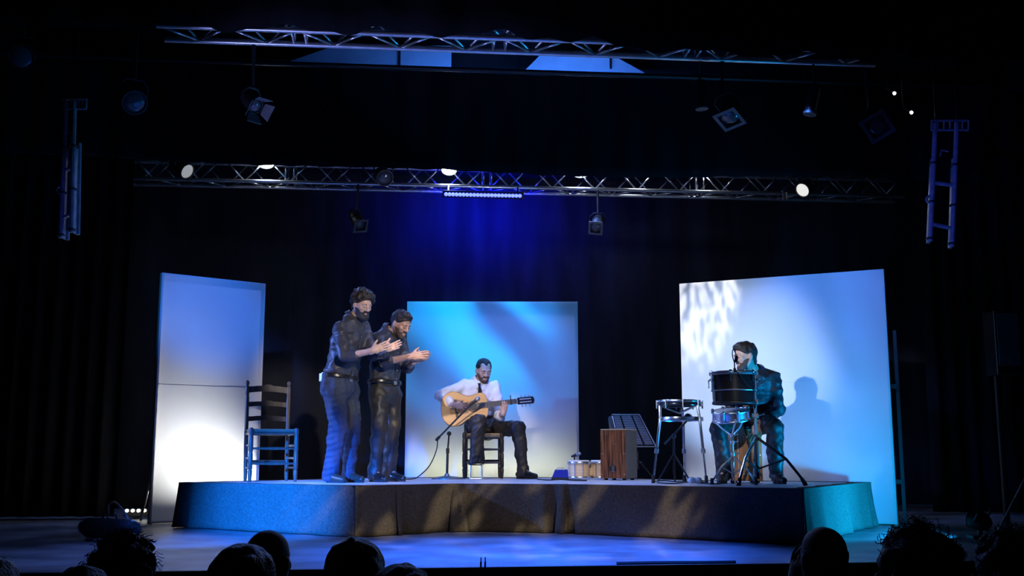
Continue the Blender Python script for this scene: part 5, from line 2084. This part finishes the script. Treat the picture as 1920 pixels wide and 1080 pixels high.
for k in range(3):
    a_ = R(30 + 120 * k)
    d = Vector((math.cos(a_), math.sin(a_), 0))
    obj('basket_arm', MB().tube([Vector((sp_.x, sp_.y, sc_.z - .14)), Vector((sp_.x, sp_.y, sc_.z - .07)) + d * .09, sc_ + rot @ (d * (RS + .012)) + Vector((0, 0, .0)), sc_ + rot @ (d * (RS + .012)) + Vector((0, 0, .025))], .008, 6), M['chrome'], sn)
    a_ = R(80 + 120 * k)
    d = Vector((math.cos(a_), math.sin(a_), 0))
    f = sp_ + d * .21 + Vector((0, 0, .02))
    h0 = sp_ + Vector((0, 0, .24))
    lg = obj('stand_leg', MB().tube([h0, h0.lerp(f, .55) + Vector((0, 0, .03)), f], .009, 6), M['chrome'], sn)
    obj('leg_brace', MB().tube([sp_ + Vector((0, 0, .09)), h0.lerp(f, .55) + Vector((0, 0, .03))], .006, 6), M['chrome'], lg)
    obj('rubber_foot', MB().tube([f + Vector((0, 0, .035)), f - Vector((0, 0, .019))], [.012, .018], 8), M['rubber'], lg)
for zz in (.24, .34, .40):
    obj('stand_clamp', MB().lathe([(.021, 0), (.021, .03)], sp_ + Vector((0, 0, zz)), (0, 0, 1), 10), M['chrome'], sn)
    obj('wing_screw', MB().tube([sp_ + Vector((.015, -.01, zz + .015)), sp_ + Vector((.05, -.025, zz + .025))], .006, 6), M['chrome'], sn)

# maracas and loose cables on the deck
for (u, v, dx, lab) in ((1297, 902, .10, 'left one of two white maracas lying on the deck'), (1309, 902, .10, 'right one of two white maracas lying on the deck')):
    p = P(u, v, 9.45)
    p.z = PT + .031
    mrt = thing('maraca', lab, 'maraca', p, group='white maracas')
    obj('bulb', MB().ball(p, .030, 14, 10, (1.15, 1, 1)), M['white'], mrt)
    obj('handle', MB().tube([p + Vector((.02, .015, -.004)), p + Vector((.06, .09, -.018))], [.010, .012], 8), M['ply'], mrt)


def deck_cable(label, uv, m=None, Y=None, z=PT, r=.006, name='cable'):
    pts = []
    for (u, v) in uv:
        # point on the plane z
        x = (u - 960.0) / FPX
        up = (540.0 - v) / FPX
        c, s = math.cos(PITCH), math.sin(PITCH)
        dz = s + up * c
        tt = (z + r - EYE) / dz
        pts.append(Vector((x * tt, (c - up * s) * tt, z + r)))
    return tag(obj(name, MB().tube(spline(pts, 8), r, 6), m or M['cable']), label, 'cable')


deck_cable('black cable lying from the hoop drum to the drum stands', [(1232, 905), (1262, 906.5), (1290, 904), (1320, 906), (1345, 907), (1362, 905)])
deck_cable('black cable trailing left from the low tripod', [(1222, 903), (1245, 901), (1265, 903), (1287, 902)])
deck_cable('thin dark cable on the deck left of the striped box drum', [(1008, 899), (1030, 900), (1052, 899), (1074, 900.5), (1100, 901)])

# ------------------------------------------------------------------ stage-floor items
# long lamp lying at left with its cable
q0, q1 = P(158, 990, 8.4), P(252, 1000, 8.1)
q0.z = q1.z = .10
fl = thing('floor_lamp_bar', 'long black lamp lying on the stage floor at left', 'stage light', ((q0.x + q1.x) / 2, (q0.y + q1.y) / 2, 0))
obj('housing', MB().tube([q0, q0.lerp(q1, .1), q1.lerp(q0, .1), q1], [.05, .075, .075, .06], 14), M['matt'], fl)
obj('end_cap', MB().lathe([(.052, 0), (.045, .02), (.01, .03)], q0, q0 - q1, 14), M['blackgloss'], fl)
for f in (.2, .8):
    m_ = q0.lerp(q1, f)
    obj('foot', MB().box((m_.x, m_.y, .015), (.06, .16, .03)), M['black'], fl, False, .004)
    obj('foot_bracket', MB().box((m_.x, m_.y, .055), (.03, .03, .08)), M['black'], fl, False, .003)
obj('handle', MB().tube([q0.lerp(q1, .35) + Vector((0, 0, .06)), q0.lerp(q1, .38) + Vector((0, 0, .10)), q0.lerp(q1, .62) + Vector((0, 0, .10)), q0.lerp(q1, .65) + Vector((0, 0, .06))], .008, 6), M['matt'], fl)
pts = [q1 + Vector((-.02, 0, .06)), P(243, 978, 8.2), P(232, 958, 8.5), P(215, 942, 8.9), P(204, 946, 9.1), P(203, 962, 9.3), P(200, 975, 9.5)]
pts[-1].z = .01
tag(obj('lamp_cable', MB().tube(spline(pts, 8), .009, 6), M['cablepale']), 'looped grey cable rising from the long lamp on the floor', 'cable')
deck_cable('dark cable on the floor towards the foot of the narrow flat', [(250, 996), (262, 988), (272, 986), (284, 983)], z=0)

# small lamp on the floor at right and a leaning stand
q = P(1822, 990, 8.6)
q.z = .16
ff = par_can('small black floor lamp near the right picture edge', q, (-.6, .75, .3), .075, .16, name='floor_spot', group='stage floor lamps')
obj('base', MB().box((q.x + .05, q.y - .02, .012), (.16, .14, .024)), M['black'], ff, False, .004)
obj('stand', MB().tube([(q.x + .06, q.y, .02), (q.x + .06, q.y - .02, .12)], .02, 8), M['black'], ff)
a_, b_ = P(1868, 972, 9.0), P(1918, 905, 9.3)
a_.z = .012
lt = thing('leaning_stand', 'thin dark pole leaning at the right picture edge', 'stand', a_)
top = b_ + (b_ - a_) * .9
obj('pole', MB().tube([a_, b_, top], .010, 8), M['steel'], lt)
obj('foot', MB().ball(a_ + Vector((0, 0, .004)), .016, 8, 6), M['rubber'], lt)
obj('prop_leg', MB().tube([b_, Vector((b_.x + .35, b_.y + .2, .01))], .009, 8), M['steel'], lt)
obj('prop_leg', MB().tube([top, Vector((top.x + .55, top.y - .2, .01))], .009, 8), M['steel'], lt)

# cable and clamps along the stage edge
pts = [Vector((x, front_y(x) + .02 + .012 * math.sin(x * 9), .012)) for x in [0.62 + .06 * k for k in range(13)]]
tag(obj('edge_cable', MB().tube(spline(pts, 4), .011, 6), M['cable']), 'thick dark cable taped along the front stage edge right of centre', 'cable')
for x, lab in ((-.18, 'left one of two small metal clips on the front stage edge'), (-.155, 'right one of two small metal clips on the front stage edge')):
    c_ = thing('edge_clip', lab, 'clip', (x, front_y(x) - .02, .006), group='edge clips')
    obj('jaw', MB().box((x, front_y(x) - .02, .022), (.010, .05, .032)), M['matt'], c_, False, .002)
    obj('pin', MB().tube([(x, front_y(x) - .02, .035), (x, front_y(x) - .02, .06)], .004, 6), M['steel'], c_)
